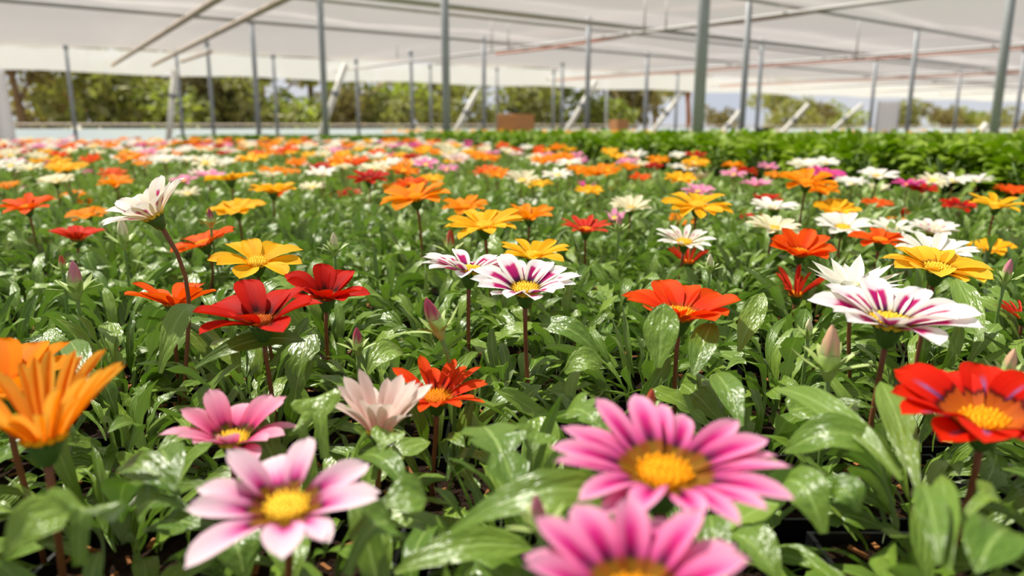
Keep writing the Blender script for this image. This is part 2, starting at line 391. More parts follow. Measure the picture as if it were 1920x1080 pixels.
# roof pipes: direction B runs with the far wall, direction A across it
DB = Vector((math.sin(math.radians(52)), math.cos(math.radians(52)), 0)); DA = Vector((-DB.y, DB.x, 0))
beams = [((906, 76), 3.10, 'grey roof purlin over the left half of the bed, nearest the far wall'),
         ((1107, 40), 3.10, 'grey roof purlin meeting the post with the pipe behind the cardboard box'),
         ((1718, 52), 3.10, 'grey roof purlin crossing the upper right of the net ceiling'),
         ((1425, 80), 3.10, 'grey roof purlin just beyond the upper right one'),
         ((1212, 103), 3.10, 'grey roof purlin deep under the net, in the middle'),
         ((1640, 112), 3.10, 'grey roof purlin deep under the net on the right')]
for (u, v), z, lab in beams:
    p = at_z(u, v, z)
    # keep inside the wall line
    t_wall = WN.dot(WA - p) / WN.dot(DB)
    tag(pipe('roof_purlin', p, DB, -26, min(t_wall - .15, 40) if t_wall > 0 else 30, .036, M_BEAM), lab, 'beam', 'grey roof purlins under the net')
pipes = [((1280, 46), 3.0, .035, M_BEAM, 'grey screen pipe high over the bed, nearest the camera'),
         ((1600, 104), 3.0, .04, M_BEAM, 'second grey screen pipe, running to the right behind the thick middle post'),
         ((1600, 110), 2.96, .022, M_ORANGE, 'orange pipe hung under the second grey screen pipe'),
         ((1600, 144), 3.0, .04, M_BEAM, 'third grey screen pipe, deeper under the net'),
         ((1600, 149), 2.96, .022, M_ORANGE, 'thin orange pipe under the third grey screen pipe'),
         ((1600, 160), 3.0, .04, M_BEAM, 'fourth grey screen pipe, deeper still under the net'),
         ((1600, 172), 3.0, .045, M_BEAM, 'fifth grey screen pipe, near the far opening'),
         ((1600, 181), 3.0, .045, M_BEAM, 'farthest grey screen pipe above the far opening')]
# the orange pipe nearest the camera hangs in two lengths
for (ua, va), (ub, vb), lab in (((1240, 56), (1640, 4), 'orange pipe hung over the bed from the thick middle post to the top edge'), ((930, 101), (1185, 65), 'orange pipe hung over the bed, left of the thick middle post')):
    pa, pb_ = at_z(ua, va, 2.97), at_z(ub, vb, 2.97)
    tag(pipe('screen_pipe', pa, (pb_ - pa).normalized(), 0, (pb_ - pa).length, .026, M_ORANGE, .04), lab, 'pipe', 'screen pipes under the net roof')
for (u, v), z, r, m, lab in pipes:
    p = at_z(u, v, z)
    t_wall = (WN.dot(WA - p)) / WN.dot(DA)
    tag(pipe('screen_pipe', p, DA, -24, min(t_wall - .1, 40), r, m, .05), lab, 'pipe', 'screen pipes under the net roof')
for (a, b), za, lab in ((((190, 135), (405, 0)), 2.83, 'brown sloping pipe above the left end of the bed, left of a pair'), (((260, 135), (530, 0)), 2.83, 'brown sloping pipe above the left end of the bed, right of a pair')):
    p, r = at_z(*a, za), at_z(*b, za)
    d = (r - p).normalized()
    tag(pipe('stay_pipe', p, d, 3.2, (r - p).length + 3, .05, M_BROWNPIPE), lab, 'pipe')
p, r = at_z(340, 115, 2.95), at_z(395, 97, 2.95)
tag(pipe('stay_pipe', p, (r - p).normalized(), 0, (r - p).length, .05, M_BROWNPIPE), 'short brown pipe between the two leftmost bare posts', 'pipe')

# posts: (u at top, v at top, u at base, v base, distance, diameter, label)
POSTS = [
 (604, -400, 612, 255, 12.0, .095, 'grey steel post rising out of frame beside the slanting brace at the left third'),
 (832, -400, 838, 258, 9.7, .10, 'thick grey post rising out of frame behind the bed, in front of the yellow strip'),
 (1316, -300, 1308, 252, 6.6, .10, 'thickest and nearest grey post, standing in the green bedding plants'),
 (1893, -300, 1863, 252, 8.1, .095, 'leaning grey post rising out of frame by the right edge'),
 (1398, -300, 1390, 250, 13.0, .10, 'grey post just right of the nearest thick post, rising out of frame'),
 (1103, 42, 1100, 247, 16.2, .10, 'grey post right of the cardboard box, under the roof'),
 (906, 75, 908, 247, 19.4, .10, 'slim grey post left of the cardboard box'),
 (771, 100, 774, 250, 22.9, .10, 'slim grey post left of the thick post by the yellow strip'),
 (668, 115, 673, 250, 25.6, .10, 'slim far post right of the left-third brace'),
 (474, 43, 486, 258, 16.2, .10, 'grey post over the left half of the bed, tallest of those whose top shows there'),
 (510, 108, 521, 257, 24.0, .10, 'thin far post close right of a taller grey post on the left'),
 (390, 83, 402, 259, 20.4, .095, 'slim grey post over the left half of the bed, right of the leftmost brace'),
 (330, 98, 344, 262, 22.5, .10, 'grey post directly behind the leftmost brace'),
 (124, 90, 143, 262, 21.3, .10, 'pale far post in front of the trees at the left end'),
 (807, 125, 809, 248, 27.8, .10, 'thin far post close left of the thick post by the yellow strip'),
 (931, 110, 932, 247, 29.0, .09, 'thin far post immediately left of the cardboard box'),
 (1038, 140, 1037, 246, 30.0, .10, 'thin far post right behind the cardboard box, left of a pair'),
 (1054, 120, 1053, 247, 26.7, .10, 'thin far post right behind the cardboard box, right of a pair'),
 (1212, 103, 1209, 247, 23.4, .11, 'slim far post between the two middle braces'),
 (1138, 147, 1136, 247, 34.0, .11, 'faint far post right of the post beside the cardboard box'),
 (1269, 138, 1266, 247, 31.0, .11, 'faint far post just left of the nearest thick post'),
 (1718, 52, 1700, 250, 17.0, .10, 'grey post in the right quarter whose top meets a purlin'),
 (1640, 110, 1630, 248, 24.6, .11, 'slim post beside the white panel on the right'),
 (1425, 80, 1418, 250, 20.0, .10, 'slim post beside the dark crate behind the bedding plants'),
 (1797, 130, 1788, 250, 29.0, .11, 'faint far post in the right quarter, left of the leaning post'),
 (1914, 95, 1902, 250, 22.0, .11, 'slim post at the right edge beyond the leaning post'),
]
for (ut, vt, ub, vb, y, dia, lab) in POSTS:
    b = at_y(ub, vb, y)
    e = empty('support_post', (b.x, b.y, 0)); tag(e, lab, 'post', 'grey posts carrying the net roof')
    top = ROOF_Z
    quick('shaft', tube_geo([(0, 0, 0), (0, 0, top - .02)], dia / 2, 12), M_POST, e, smooth=True)
    quick('base_plate', box_geo(0, 0, .01, dia * 2.2, dia * 2.2, .02), M_POST, e)
    quick('clamp', tube_geo([(0, 0, top - .16), (0, 0, top - .04)], dia / 2 + .012, 12), M_POST, e, smooth=True)

BR = [((329, 128), (316, 262), 20.0, .16, 'nearly upright white brace in front of the leftmost bare posts'),
      ((648, 120), (598, 262), 19.0, .15, 'white brace leaning right beside the grey post at the left third'),
      ((895, 170), (856, 244), 20.0, .13, 'white brace leaning right, left of the cardboard box'),
      ((1117, 152), (1062, 247), 20.0, .13, 'white brace leaning right, right of the cardboard box'),
      ((1277, 176), (1224, 246), 22.0, .12, 'white brace leaning right, left of the nearest thick post'),
      ((1388, 208), (1353, 250), 22.0, .12, 'short white brace just right of the nearest thick post'),
      ((1516, 195), (1466, 249), 24.0, .13, 'white brace leaning right beyond the dark crate'),
      ((1617, 195), (1553, 250), 26.0, .13, 'white brace leaning right, left of the white panel'),
      ((1850, 232), (1836, 250), 20.0, .16, 'stub of white brace beside the leaning post at the right')]
for a, b, y, w, lab in BR:
    pa, pb = at_y(*a, y), at_y(*b, y)
    d = (pa - pb).normalized(); pb2 = pb - d * (pb.z / d.z)              # foot on the ground
    e = empty('brace', pb2); tag(e, lab, 'brace', 'white slanting braces')
    v_, q_ = tube_geo([Vector((0, 0, 0)), pa - pb2], w / 2, 8)
    quick('strut', (v_, q_), M_BRACE, e, smooth=True)
    n_ = (pa - pb2)
    quick('collar', tube_geo([n_ * .72, n_ * .76], w / 2 + .025, 8), M_POST, e, smooth=True)

# white flap at the left edge
a, b, c, d_ = at_y(-60, 118, 17), at_y(3, 128, 17), at_y(27, 268, 17), at_y(-60, 268, 17)
n_ = Vector((.1, .25, 0))
fl = Geo(); rows = 12
v_, q_ = [], []
for i in range(rows + 1):
    t = i / rows
    l_, r_ = a.lerp(d_, t), b.lerp(c, t)
    for k in range(9):
        s = k / 8; p = l_.lerp(r_, s); p.y += .08 * math.sin(s * 14); v_.append(tuple(p))
q_ = [(i * 9 + k, i * 9 + k + 1, (i + 1) * 9 + k + 1, (i + 1) * 9 + k) for i in range(rows) for k in range(8)]
o = quick('tarp_curtain', (v_, q_), M_WHITE, smooth=True)
sm = o.modifiers.new('thick', 'SOLIDIFY'); sm.thickness = .02
tag(o, 'white hanging tarp at the left edge of the shade house', 'curtain')

# far fittings: panel, crates, cardboard boxes, hanging rods
def plain_box(name, c, sx, sy, h, mat, lab, cat, rz=0., extra=None):
    e = empty(name, c); e.rotation_euler = (0, 0, rz); tag(e, lab, cat)
    o = quick('body', box_geo(0, 0, h / 2, sx, sy, h), mat, e)
    bv = o.modifiers.new('b', 'BEVEL'); bv.width = min(sx, sy, h) * .03; bv.segments = 1
    if extra: extra(e, sx, sy, h)
    return e
def card_extra(e, sx, sy, h):
    for s in (-1, 1):
        quick('flap', box_geo(0, s * sy * .25, h + .004, sx * .98, sy * .47, .008), M_CARD, e)
    quick('tape', box_geo(0, 0, h + .011, sx * .99, .05, .003), M_TAPE, e)
def crate_extra(e, sx, sy, h):
    quick('rim', box_geo(0, 0, h, sx * 1.06, sy * 1.06, h * .12), M_CRATE, e)
FAR_BENCH = at_y(968, 247, 14).z
plain_box('cardboard_box', at_y(967, 247, 14), .52, .46, .30, M_CARD, 'brown cardboard box standing behind the yellow flower strip', 'box', math.radians(52), card_extra)
plain_box('cardboard_box', at_y(1160, 247, 19), .34, .34, .28, M_CARD, 'small orange-brown carton farther back between the middle braces', 'box', .5, card_extra)
plain_box('plastic_crate', at_y(1434, 251, 12), .19, .22, .085, M_CRATE, 'small black crate on the bedding plants bench, behind the thick post', 'crate', .2, crate_extra)
plain_box('plastic_crate', at_y(1818, 253, 13), .09, .12, .05, M_CRATE, 'tiny dark crate near the leaning post at the right', 'crate', .2, crate_extra)
pb = at_y(1661, 247, 27)
e = empty('white_screen', (pb.x, pb.y, 0)); tag(e, 'upright white screen panel standing in the far right opening', 'screen')
ht = at_y(1661, 190, 27).z
quick('sheet', box_geo(0, 0, ht / 2, .72, .04, ht), M_WHITE, e)
for s in (-1, 1): quick('frame_post', tube_geo([(s * .38, 0, 0), (s * .38, 0, ht + .05)], .03, 8), M_POST, e, smooth=True)
for (u, v0, v1, y, lab) in ((1605, 40, 112, 16, 'thin hanging rod below the upper right purlin'), (922, 25, 95, 17, 'thin hanging rod above the thick post by the yellow strip'), (953, 22, 92, 17.4, 'thin hanging rod right of another above the yellow strip'),
                            (1208, 5, 60, 14, 'thin hanging rod above the middle braces'), (1248, 12, 62, 14.2, 'thin hanging rod left of the nearest thick post'), (745, 60, 108, 21, 'thin hanging rod left of the thick post by the yellow strip')):
    t = at_y(u, v1, y); e_top = ROOF_Z
    tag(quick('hanging_rod', tube_geo([(t.x, t.y, t.z), (t.x, t.y, e_top)], .015, 6), M_BEAM, smooth=True), lab, 'rod', 'thin rods hung from the roof')

# ------------------------------------------------------------------ trees outside
rt = random.Random(5)
def crown_mesh(name, mat, blobs, n, size, seed):
    r = np.random.RandomState(seed); k = len(blobs)
    cen = np.array([b[:3] for b in blobs]); rad = np.array([b[3] for b in blobs])
    pick = r.choice(k, n, p=rad ** 2 / np.sum(rad ** 2))
    d = r.normal(size=(n, 3)); d /= np.linalg.norm(d, axis=1)[:, None]
    rr = rad[pick] * r.uniform(.55, 1.05, n)
    c = cen[pick] + d * rr[:, None] * np.array([1, 1, .75])
    a = r.normal(size=(n, 3)); a /= np.linalg.norm(a, axis=1)[:, None]
    b = np.cross(a, r.normal(size=(n, 3))); b /= np.linalg.norm(b, axis=1)[:, None]
    s = (size * r.uniform(.6, 1.3, n))[:, None]
    cn = np.cross(a, b) * s * .25
    v = np.stack([c - a * s, c + b * s * .5 + cn, c + a * s, c - b * s * .5 + cn], 1).reshape(-1, 3)
    q = np.arange(4 * n).reshape(-1, 4)
    uv = np.tile(np.array([[.5, 0], [1, .5], [.5, 1], [0, .5]]), (n, 1))
    return mesh_np(name, v, q, uv, (mat,), None, False)
def blobs_for(kind, r):
    out = []
    if kind == 'tall':
        for i in range(9):
            a = r.uniform(0, 2 * PI); h = r.uniform(2.4, 5.5); R = r.uniform(.3, 1.5)
            out.append((math.cos(a) * R, math.sin(a) * R, h, r.uniform(.6, 1.15)))
    else:
        for i in range(8):
            a = r.uniform(0, 2 * PI); h = r.uniform(.5, 1.9); R = r.uniform(.1, 1.2)
            out.append((math.cos(a) * R, math.sin(a) * R, h, r.uniform(.5, .95)))
    return out
CROWN = {}
for kind in ('tall', 'bush'):
    for i in range(6):
        bl = blobs_for(kind, rt)
        CROWN[kind, i] = (crown_mesh('crown', M_TREE[i % 3], bl, 1000 if kind == 'tall' else 800, .20 if kind == 'tall' else .16, 40 + i), bl)
def tree(kind, i, loc, s, lab, cat, bark=M_BARK):
    e = empty('gum_tree' if kind == 'tall' else 'bush', loc); tag(e, lab, cat, 'trees beyond the far wall' if kind == 'tall' else 'bushes beyond the far wall')
    e.scale = (s, s, s); e.rotation_euler = (0, 0, rt.uniform(0, 6.28))
    me, bl = CROWN[kind, i]
    obj('crown', me, e)
    if kind == 'tall':
        g_ = Geo(); top = max(b[2] for b in bl)
        v_, q_ = tube_geo([(0, 0, -.3), (.08, .05, 1.2), (-.05, .1, 2.6), (.05, 0, top)], [.16, .13, .10, .04], 8); g_.add(v_, q_)
        for b in bl[:6]:
            v_, q_ = tube_geo([(0, .05, max(1.0, b[2] - 1.4)), (b[0] * .5, b[1] * .5, b[2] - .6), (b[0], b[1], b[2])], [.06, .045, .02], 6); g_.add(v_, q_)
        obj('trunk', g_.mesh('trunk', (bark,)), e)
    else:
        g_ = Geo()
        for b in bl[:5]:
            v_, q_ = tube_geo([(0, 0, -.2), (b[0] * .5, b[1] * .5, b[2] * .5), (b[0], b[1], b[2])], [.05, .04, .02], 6); g_.add(v_, q_)
        obj('branch_cluster', g_.mesh('branch_cluster', (bark,)), e)
gz = lambda b: .01 + (.49 * min(1, max(0, (b - .3) / 8.7)))
# (pixel column, how far beyond the wall, kind, scale)
TREES = [(-40, 7, 'tall', 1.1), (40, 5, 'tall', 1.0), (105, 12, 'bush', 1.2), (160, 8, 'tall', .8), (215, 6, 'bush', 1.45), (262, 13, 'tall', 1.0), (275, 5.5, 'bush', 1.3),
         (345, 8, 'tall', .95), (395, 6, 'bush', 1.5), (425, 9, 'tall', 1.15), (450, 5, 'bush', 1.3), (500, 10, 'tall', 1.1), (545, 6, 'bush', 1.2), (590, 10, 'tall', 1.1), (640, 6, 'bush', 1.1), (690, 9, 'bush', 1.75), (735, 6, 'bush', 1.0),
         (790, 12, 'bush', 1.4), (845, 9, 'tall', 1.0), (880, 5, 'bush', 1.2), (930, 9, 'tall', 1.0), (985, 11, 'tall', 1.1), (1000, 6, 'bush', 1.3), (1050, 8, 'tall', 1.0), (1095, 7, 'bush', 1.4), (1130, 10, 'tall', 1.1),
         (1180, 8, 'bush', 1.6), (1230, 10, 'tall', 1.0), (1290, 9, 'tall', 1.0), (1350, 10, 'bush', 1.2), (1455, 9, 'tall', 1.0), (1480, 7, 'bush', 1.5), (1535, 12, 'bush', 1.5), (1590, 12, 'bush', 1.6), (1700, 16, 'bush', 1.9), (1770, 14, 'bush', 1.6), (1800, 20, 'bush', 2.0), (1870, 14, 'bush', 1.5), (1930, 14, 'bush', 1.5)]
POSREF = [(0, 'beside the white tarp at the left edge'), (124, 'behind the pale far post at the left end'), (225, 'between the pale left post and the leftmost brace'), (322, 'behind the leftmost white brace'), (395, 'behind the slim post right of the leftmost brace'),
          (480, 'behind the pair of posts over the left half of the bed'), (560, 'left of the grey post at the left third'), (620, 'behind the left-third brace'), (700, 'between the left-third brace and the thick post by the yellow strip'), (775, 'close left of the thick post by the yellow strip'),
          (875, 'behind the brace left of the cardboard box'), (968, 'behind the cardboard box'), (1045, 'right behind the pair of thin posts by the cardboard box'), (1100, 'behind the post right of the cardboard box'), (1160, 'behind the small far carton'), (1235, 'behind the brace left of the nearest thick post'), (1310, 'behind the nearest thick post'),
          (1365, 'behind the short brace right of the nearest thick post'), (1440, 'behind the small black crate'), (1490, 'behind the brace beyond the black crate'), (1580, 'behind the brace left of the white panel'), (1700, 'right of the white panel'), (1790, 'in the right opening left of the leaning post'), (1865, 'behind the leaning post at the right'), (1930, 'at the right edge of the far opening')]
used_labels = set()
def uniq(lab):
    base = lab; words = ['second ', 'third ', 'fourth ', 'fifth ', 'sixth ', 'seventh ', 'eighth ', 'ninth ']
    k = 0
    while lab in used_labels and k < len(words):
        lab = words[k] + base; k += 1
    used_labels.add(lab); return lab
for i, (u, back, kind, s) in enumerate(TREES):
    r = ray(u, 240); r.z = 0; t = (-back - WN.dot(-WA)) / WN.dot(r)
    p = r * t; p.z = gz(back) - .1
    ref = min(POSREF, key=lambda x: abs(x[0] - u))[1]
    ci = (i * 5 + (0 if kind == 'tall' else 1)) % 6
    tone = ('olive', 'green', 'brownish')[ci % 3]
    lab = uniq(('tall %s gum tree ' if kind == 'tall' else 'low %s bush ') % tone + ref)
    tree(kind, ci, p, s * (1.08 if u < 1300 else .78), lab, 'tree' if kind == 'tall' else 'bush', M_BARKORANGE if u in (160, 500, 1290, 1455) else M_BARK)
# pole stump / orange trunks seen beyond the wall
# ------------------------------------------------------------------ leaf and rosette meshes
def prof_lance(W, tmax=.55):
    def f(t):
        a = math.sin(PI * min(1, t / tmax) / 2) if t < tmax else math.cos(PI / 2 * ((t - tmax) / (1 - tmax)) ** 1.35)
        return W * (.16 + .84 * a ** 1.3) if t < tmax else W * max(a, .0) ** .85
    return f
def prof_spat(W):
    def f(t):
        if t < .5: return W * (.16 + .25 * t)
        x = (t - .5) / .5
        return W * (.285 + .715 * math.sin(PI * min(1, x / .55) / 2)) if x < .55 else W * math.sqrt(max(0, 1 - ((x - .55) / .45) ** 2))
    return f
def prof_lobe(W, n=3):
    def f(t):
        if t > .72:
            x = (t - .72) / .28; return W * math.sqrt(max(0, 1 - x * x)) * .95
        s = abs(math.sin(PI * n * t / .72)) ** .7
        return W * (.12 + (.2 + .75 * t / .72) * s * .9)
    return f
def leaf_grid(prof, nt, nx, a0, a1, fold=.25, wave=.0, twist=0., seed=0):
    """unit-long leaf along +X bending from slope a0 to slope a1; returns verts, quads, uv"""
    r = random.Random(seed); ph = r.uniform(0, 6)
    P, x, z = [], 0., 0.
    for i in range(nt + 1):
        P.append((x, z)); a = a0 + (a1 - a0) * (i / nt) ** 1.1; x += math.cos(a) / nt; z += math.sin(a) / nt
    v, uv = [], []
    for i in range(nt + 1):
        t = i / nt; w = prof(t); tw = twist * t; a = a0 + (a1 - a0) * t ** 1.1
        for k in range(nx + 1):
            s = (k / nx - .5) * 2
            y = s * w; h = abs(s) * w * fold + wave * w * math.sin(t * 15 + ph + (0 if s > 0 else 1.5)) * abs(s)
            y, h = y * math.cos(tw) - h * math.sin(tw), y * math.sin(tw) + h * math.cos(tw)
            v.append((P[i][0] - h * math.sin(a), y, P[i][1] + h * math.cos(a))); uv.append((k / nx, t))
    q = [(i * (nx + 1) + k, (i + 1) * (nx + 1) + k, (i + 1) * (nx + 1) + k + 1, i * (nx + 1) + k + 1) for i in range(nt) for k in range(nx)]
    return np.array(v), np.array(q), np.array(uv)
R_ = math.radians
LEAFDEF = [(prof_lance(.075), 9, 2, R_(25), R_(-50), .35, .25, .4), (prof_lance(.09), 9, 2, R_(30), R_(-35), .3, .3, -.5), (prof_lance(.062), 9, 2, R_(15), R_(-70), .4, .25, .9),
           (prof_spat(.10), 9, 2, R_(25), R_(-60), .22, .2, .3), (prof_spat(.13), 9, 2, R_(20), R_(-45), .2, .2, -.4), (prof_lobe(.15, 3), 15, 2, R_(20), R_(-50), .2, .2, .3),
           (prof_lobe(.17, 2), 12, 2, R_(25), R_(-60), .25, .2, -.35), (prof_lance(.05), 9, 2, R_(15), R_(-35), .5, .1, 1.4), (prof_lance(.10, .65), 9, 2, R_(35), R_(-85), .25, .35, .2)]
LEAFGEO = [leaf_grid(*d, seed=i) for i, d in enumerate(LEAFDEF)]
LEAFMESH = [mesh_np('leaf', *g_, (M_LEAF,)) for g_ in LEAFGEO]
FARGEO = [leaf_grid(d[0], 4, 2, *d[3:], seed=i) for i, d in enumerate(LEAFDEF) if i not in (5, 6)]
def leaf_matrix(r, i, n, lo=.065, hi=.115, spread=.006, lift=0.):
    az = i * 2.39996 + r.uniform(-.3, .3); f = i / n                      # inner leaves stand up, outer ones lie low
    pitch = R_(8 + 62 * (1 - f) + r.uniform(-12, 14)); L = r.uniform(lo, hi)
    return Matrix.Rotation(az, 4, 'Z') @ Matrix.Translation((spread * r.uniform(.2, 1), 0, lift * r.random())) @ Matrix.Rotation(-pitch, 4, 'Y') @ Matrix.Rotation(r.uniform(-.9, .9), 4, 'X') @ Matrix.Scale(L, 4)

SOIL_Z, BENCH_Z = .835, .75
# pot: square tapered black pot with a rim; soil: bumpy square; shared by every plant
def pot_mesh():
    g_ = Geo()
    def ring(h, z): return [(-h, -h, z), (h, -h, z), (h, h, z), (-h, h, z)]
    rings = [ring(.036, .002), ring(.047, .082), ring(.052, .082), ring(.052, .094), ring(.049, .094), ring(.046, .075)]
    v = [p for r in rings for p in r]
    q = [(i * 4 + k, i * 4 + (k + 1) % 4, (i + 1) * 4 + (k + 1) % 4, (i + 1) * 4 + k) for i in range(5) for k in range(4)] + [(3, 2, 1, 0)]
    return g_.add(v, q).mesh('pot', (M_POT,), False)
def soil_mesh(seed):
    r = random.Random(seed); n = 6; v = []
    for j in range(n + 1):
        for i in range(n + 1):
            v.append((-.046 + .092 * i / n, -.046 + .092 * j / n, .085 + r.uniform(-.004, .004)))
    q = [(j * (n + 1) + i, j * (n + 1) + i + 1, (j + 1) * (n + 1) + i + 1, (j + 1) * (n + 1) + i) for j in range(n) for i in range(n)]
    return mesh_np('soil', v, q, None, (M_SOIL,))
def chips_mesh(seed):
    r = random.Random(seed); g_ = Geo()
    for _ in range(14):
        M = Matrix.Translation((r.uniform(-.042, .042), r.uniform(-.042, .042), .0905)) @ Euler((r.uniform(-.4, .4), r.uniform(-.4, .4), r.uniform(0, 6))).to_matrix().to_4x4()
        v, q = box_geo(0, 0, 0, r.uniform(.006, .014), r.uniform(.002, .004), .0015); g_.add(xf(M, v), q)
    return g_.mesh('bark_chips', (M_CHIP,), False)
POTM, SOILM, CHIPM = pot_mesh(), [soil_mesh(i) for i in range(3)], [chips_mesh(i) for i in range(3)]
def rosette_geo(seed, n, geos, lo, hi, spread, lift):
    r = random.Random(seed); g_ = Geo()
    for i in range(n):
        v, q, uv = geos[r.randrange(len(geos))]
        g_.add(xf(leaf_matrix(r, i, n, lo, hi, spread, lift), v), q, uv)
    return g_
ROSETTE = [rosette_geo(90 + k, 52, FARGEO, .045, .09, .05, .046).mesh('foliage', (M_LEAF_FAR,)) for k in range(5)]

# ------------------------------------------------------------------ benches
EDGE_A, EDGE_B = Vector((1.36, 1.98, 0)), Vector((-.47, 6.75, 0))          # right edge of the gazania bed
def edge_x(y): return EDGE_A.x + (EDGE_B.x - EDGE_A.x) * (y - EDGE_A.y) / (EDGE_B.y - EDGE_A.y)
BED_FAR = 8.1
def bench(name, poly, z, lab):
    c = Vector((sum(p[0] for p in poly) / len(poly), sum(p[1] for p in poly) / len(poly), 0))
    e = empty(name, c); tag(e, lab, 'bench')
    n = len(poly)
    for h, nm in ((.03, 'bench_top'),):
        v = [(p[0] - c.x, p[1] - c.y, z - h) for p in poly] + [(p[0] - c.x, p[1] - c.y, z) for p in poly]
        q = [(i, (i + 1) % n, n + (i + 1) % n, n + i) for i in range(n)] + [(n, n + 1, n + 2, n + 3), (3, 2, 1, 0)]
        quick(nm, (v, q), M_POT, e)
    for p in poly:
        x, y = (p[0] - c.x) * .94, (p[1] - c.y) * .94
        quick('leg', box_geo(x, y, (z - .03) / 2, .06, .06, z - .03), M_POST, e)
    return e
bench('growing_bench', [(edge_x(.02), .02), (edge_x(BED_FAR), BED_FAR), (-7.6, BED_FAR), (-1.4, .02)], BENCH_Z, 'long low bench under the gazania pots, mostly hidden by leaves')
GAP = .16
bench('growing_bench', [(edge_x(1.2) + GAP, 1.2), (9.5, 1.2), (9.5, 9.6), (edge_x(9.6) + GAP, 9.6)], BENCH_Z, 'bench under the bushy green bedding plants on the right, hidden by them')
bench('growing_bench', [(-4.6, 10.0), (3.2, 10.0), (3.2, 12.2), (-4.6, 12.2)], BENCH_Z, 'farther bench with a low green crop behind the gazania bed')
bench('growing_bench', [(-2.3, 12.6), (11, 12.6), (11, 15.5), (-2.3, 15.5)], BENCH_Z + .1, 'far bench carrying the yellow flower strip and the cardboard box')

# ------------------------------------------------------------------ flowers
SHAPES = {'broad': (.60, .62), 'norm': (.44, .60), 'narrow': (.28, .58), 'quill': (.19, .6), 'point': (.34, .42), 'oval': (.50, .64)}
def petal_grid(shape, var, nt=7, nx=4):
    W, tm = SHAPES[shape]; r = random.Random(hash_str(shape) + var)
    bend = {'quill': .12, 'point': .14}.get(shape, (-.02, .05, -.08, .1)[var % 4]); W *= r.uniform(.9, 1.1)
    side = r.uniform(-.06, .06); v, uv = [], []
    for i in range(nt + 1):
        t = 1 - (1 - i / nt) ** 1.45
        if t < tm: w = .40 + .60 * math.sin(PI / 2 * t / tm)
        else:
            x = (t - tm) / (1 - tm)
            w = max(.0, 1 - x ** (2.6 if shape != 'point' else 1.3)) ** (.62 if shape != 'point' else .9)
            if i == nt: w = .07
        w *= W / 2
        for k in range(nx + 1):
            s = (k / nx - .5) * 2
            z = bend * t * t + .12 * math.sin(PI * t) * .5
            z += (abs(s) ** 2 * w * (.9 if shape == 'quill' else .35)) - .012 * math.cos(s * PI * 2) * math.sin(PI * min(1, t * 1.1))
            y = s * w * (.75 if shape == 'quill' else 1)
            v.append((t * (1 - .03 * abs(s) ** 2), y + side * t * t, z)); uv.append((k / nx, t))
    q = [(i * (nx + 1) + k, (i + 1) * (nx + 1) + k, (i + 1) * (nx + 1) + k + 1, i * (nx + 1) + k + 1) for i in range(nt) for k in range(nx)]
    return np.array(v), np.array(q), np.array(uv)
def hash_str(s): return sum((i + 1) * ord(c) for i, c in enumerate(s))
_pg = {}
def petal_geo(shape, var, lod):
    k = (shape, var, lod)
    if k not in _pg: _pg[k] = petal_grid(shape, var, *((7, 4) if lod == 0 else (3, 2)))
    return _pg[k]
_pm = {}
def petal_mesh(kind, shape, var):
    k = (kind, shape, var)
    if k not in _pm: _pm[k] = mesh_np('petal', *petal_geo(shape, var, 0), (PETAL[kind],))
    return _pm[k]
def disc_geo():
    g_ = Geo(); v, q = lathe_geo([(.0, .08), (.10, .085), (.17, .07), (.215, .035), (.235, -.03), (.18, -.06)], 18)
    return g_.add(v, q)
def florets_geo(seed, n=64):
    r = random.Random(seed); g_ = Geo()
    for i in range(n):
        rr = .225 * math.sqrt((i + .5) / n); a = i * 2.39996
        h = .08 * (1 - (rr / .25) ** 2) + .01; lean = rr * 2.4
        hgt = .022 + .04 * (rr / .225) ** 2 * r.uniform(.7, 1.2)
        x, y = rr * math.cos(a), rr * math.sin(a); ux, uy = math.cos(a) * lean, math.sin(a) * lean
        w = .017
        v, q = tube_geo([(x, y, h - .02), (x + ux * hgt * .6, y + uy * hgt * .6, h + hgt * .7), (x + ux * hgt, y + uy * hgt, h + hgt)], [w, w * 1.15, w * .3], 4)
        g_.add(v, q)
    return g_
DISC_M = {k: disc_geo().mesh('disc', (m,)) for k, m in DISC.items()}
DISC_TOP = {'orange': 'orange', 'yellow': 'yellow', 'brown': 'orange', 'dark': 'brown'}
FLORET_M = {k: florets_geo(3).mesh('florets', (DISC[DISC_TOP[k]],)) for k in DISC}
def calyx_geo(seed):
    g_ = Geo(); v, q = lathe_geo([(.03, -.36), (.10, -.30), (.155, -.17), (.20, -.05), (.18, -.03)], 12); g_.add(v, q)
    r = random.Random(seed)
    for i in range(12):
        a = 2 * PI * i / 12 + r.uniform(-.1, .1)
        lv, lq, lu = leaf_grid(prof_lance(.13, .3), 3, 2, R_(60), R_(20), .2)
        M = Matrix.Rotation(a, 4, 'Z') @ Matrix.Translation((.165, 0, -.13)) @ Matrix.Scale(.2, 4); g_.add(xf(M, lv), lq, lu)
    return g_
CALYX_M = [calyx_geo(k).mesh('calyx', (M_CALYX,)) for k in range(2)]

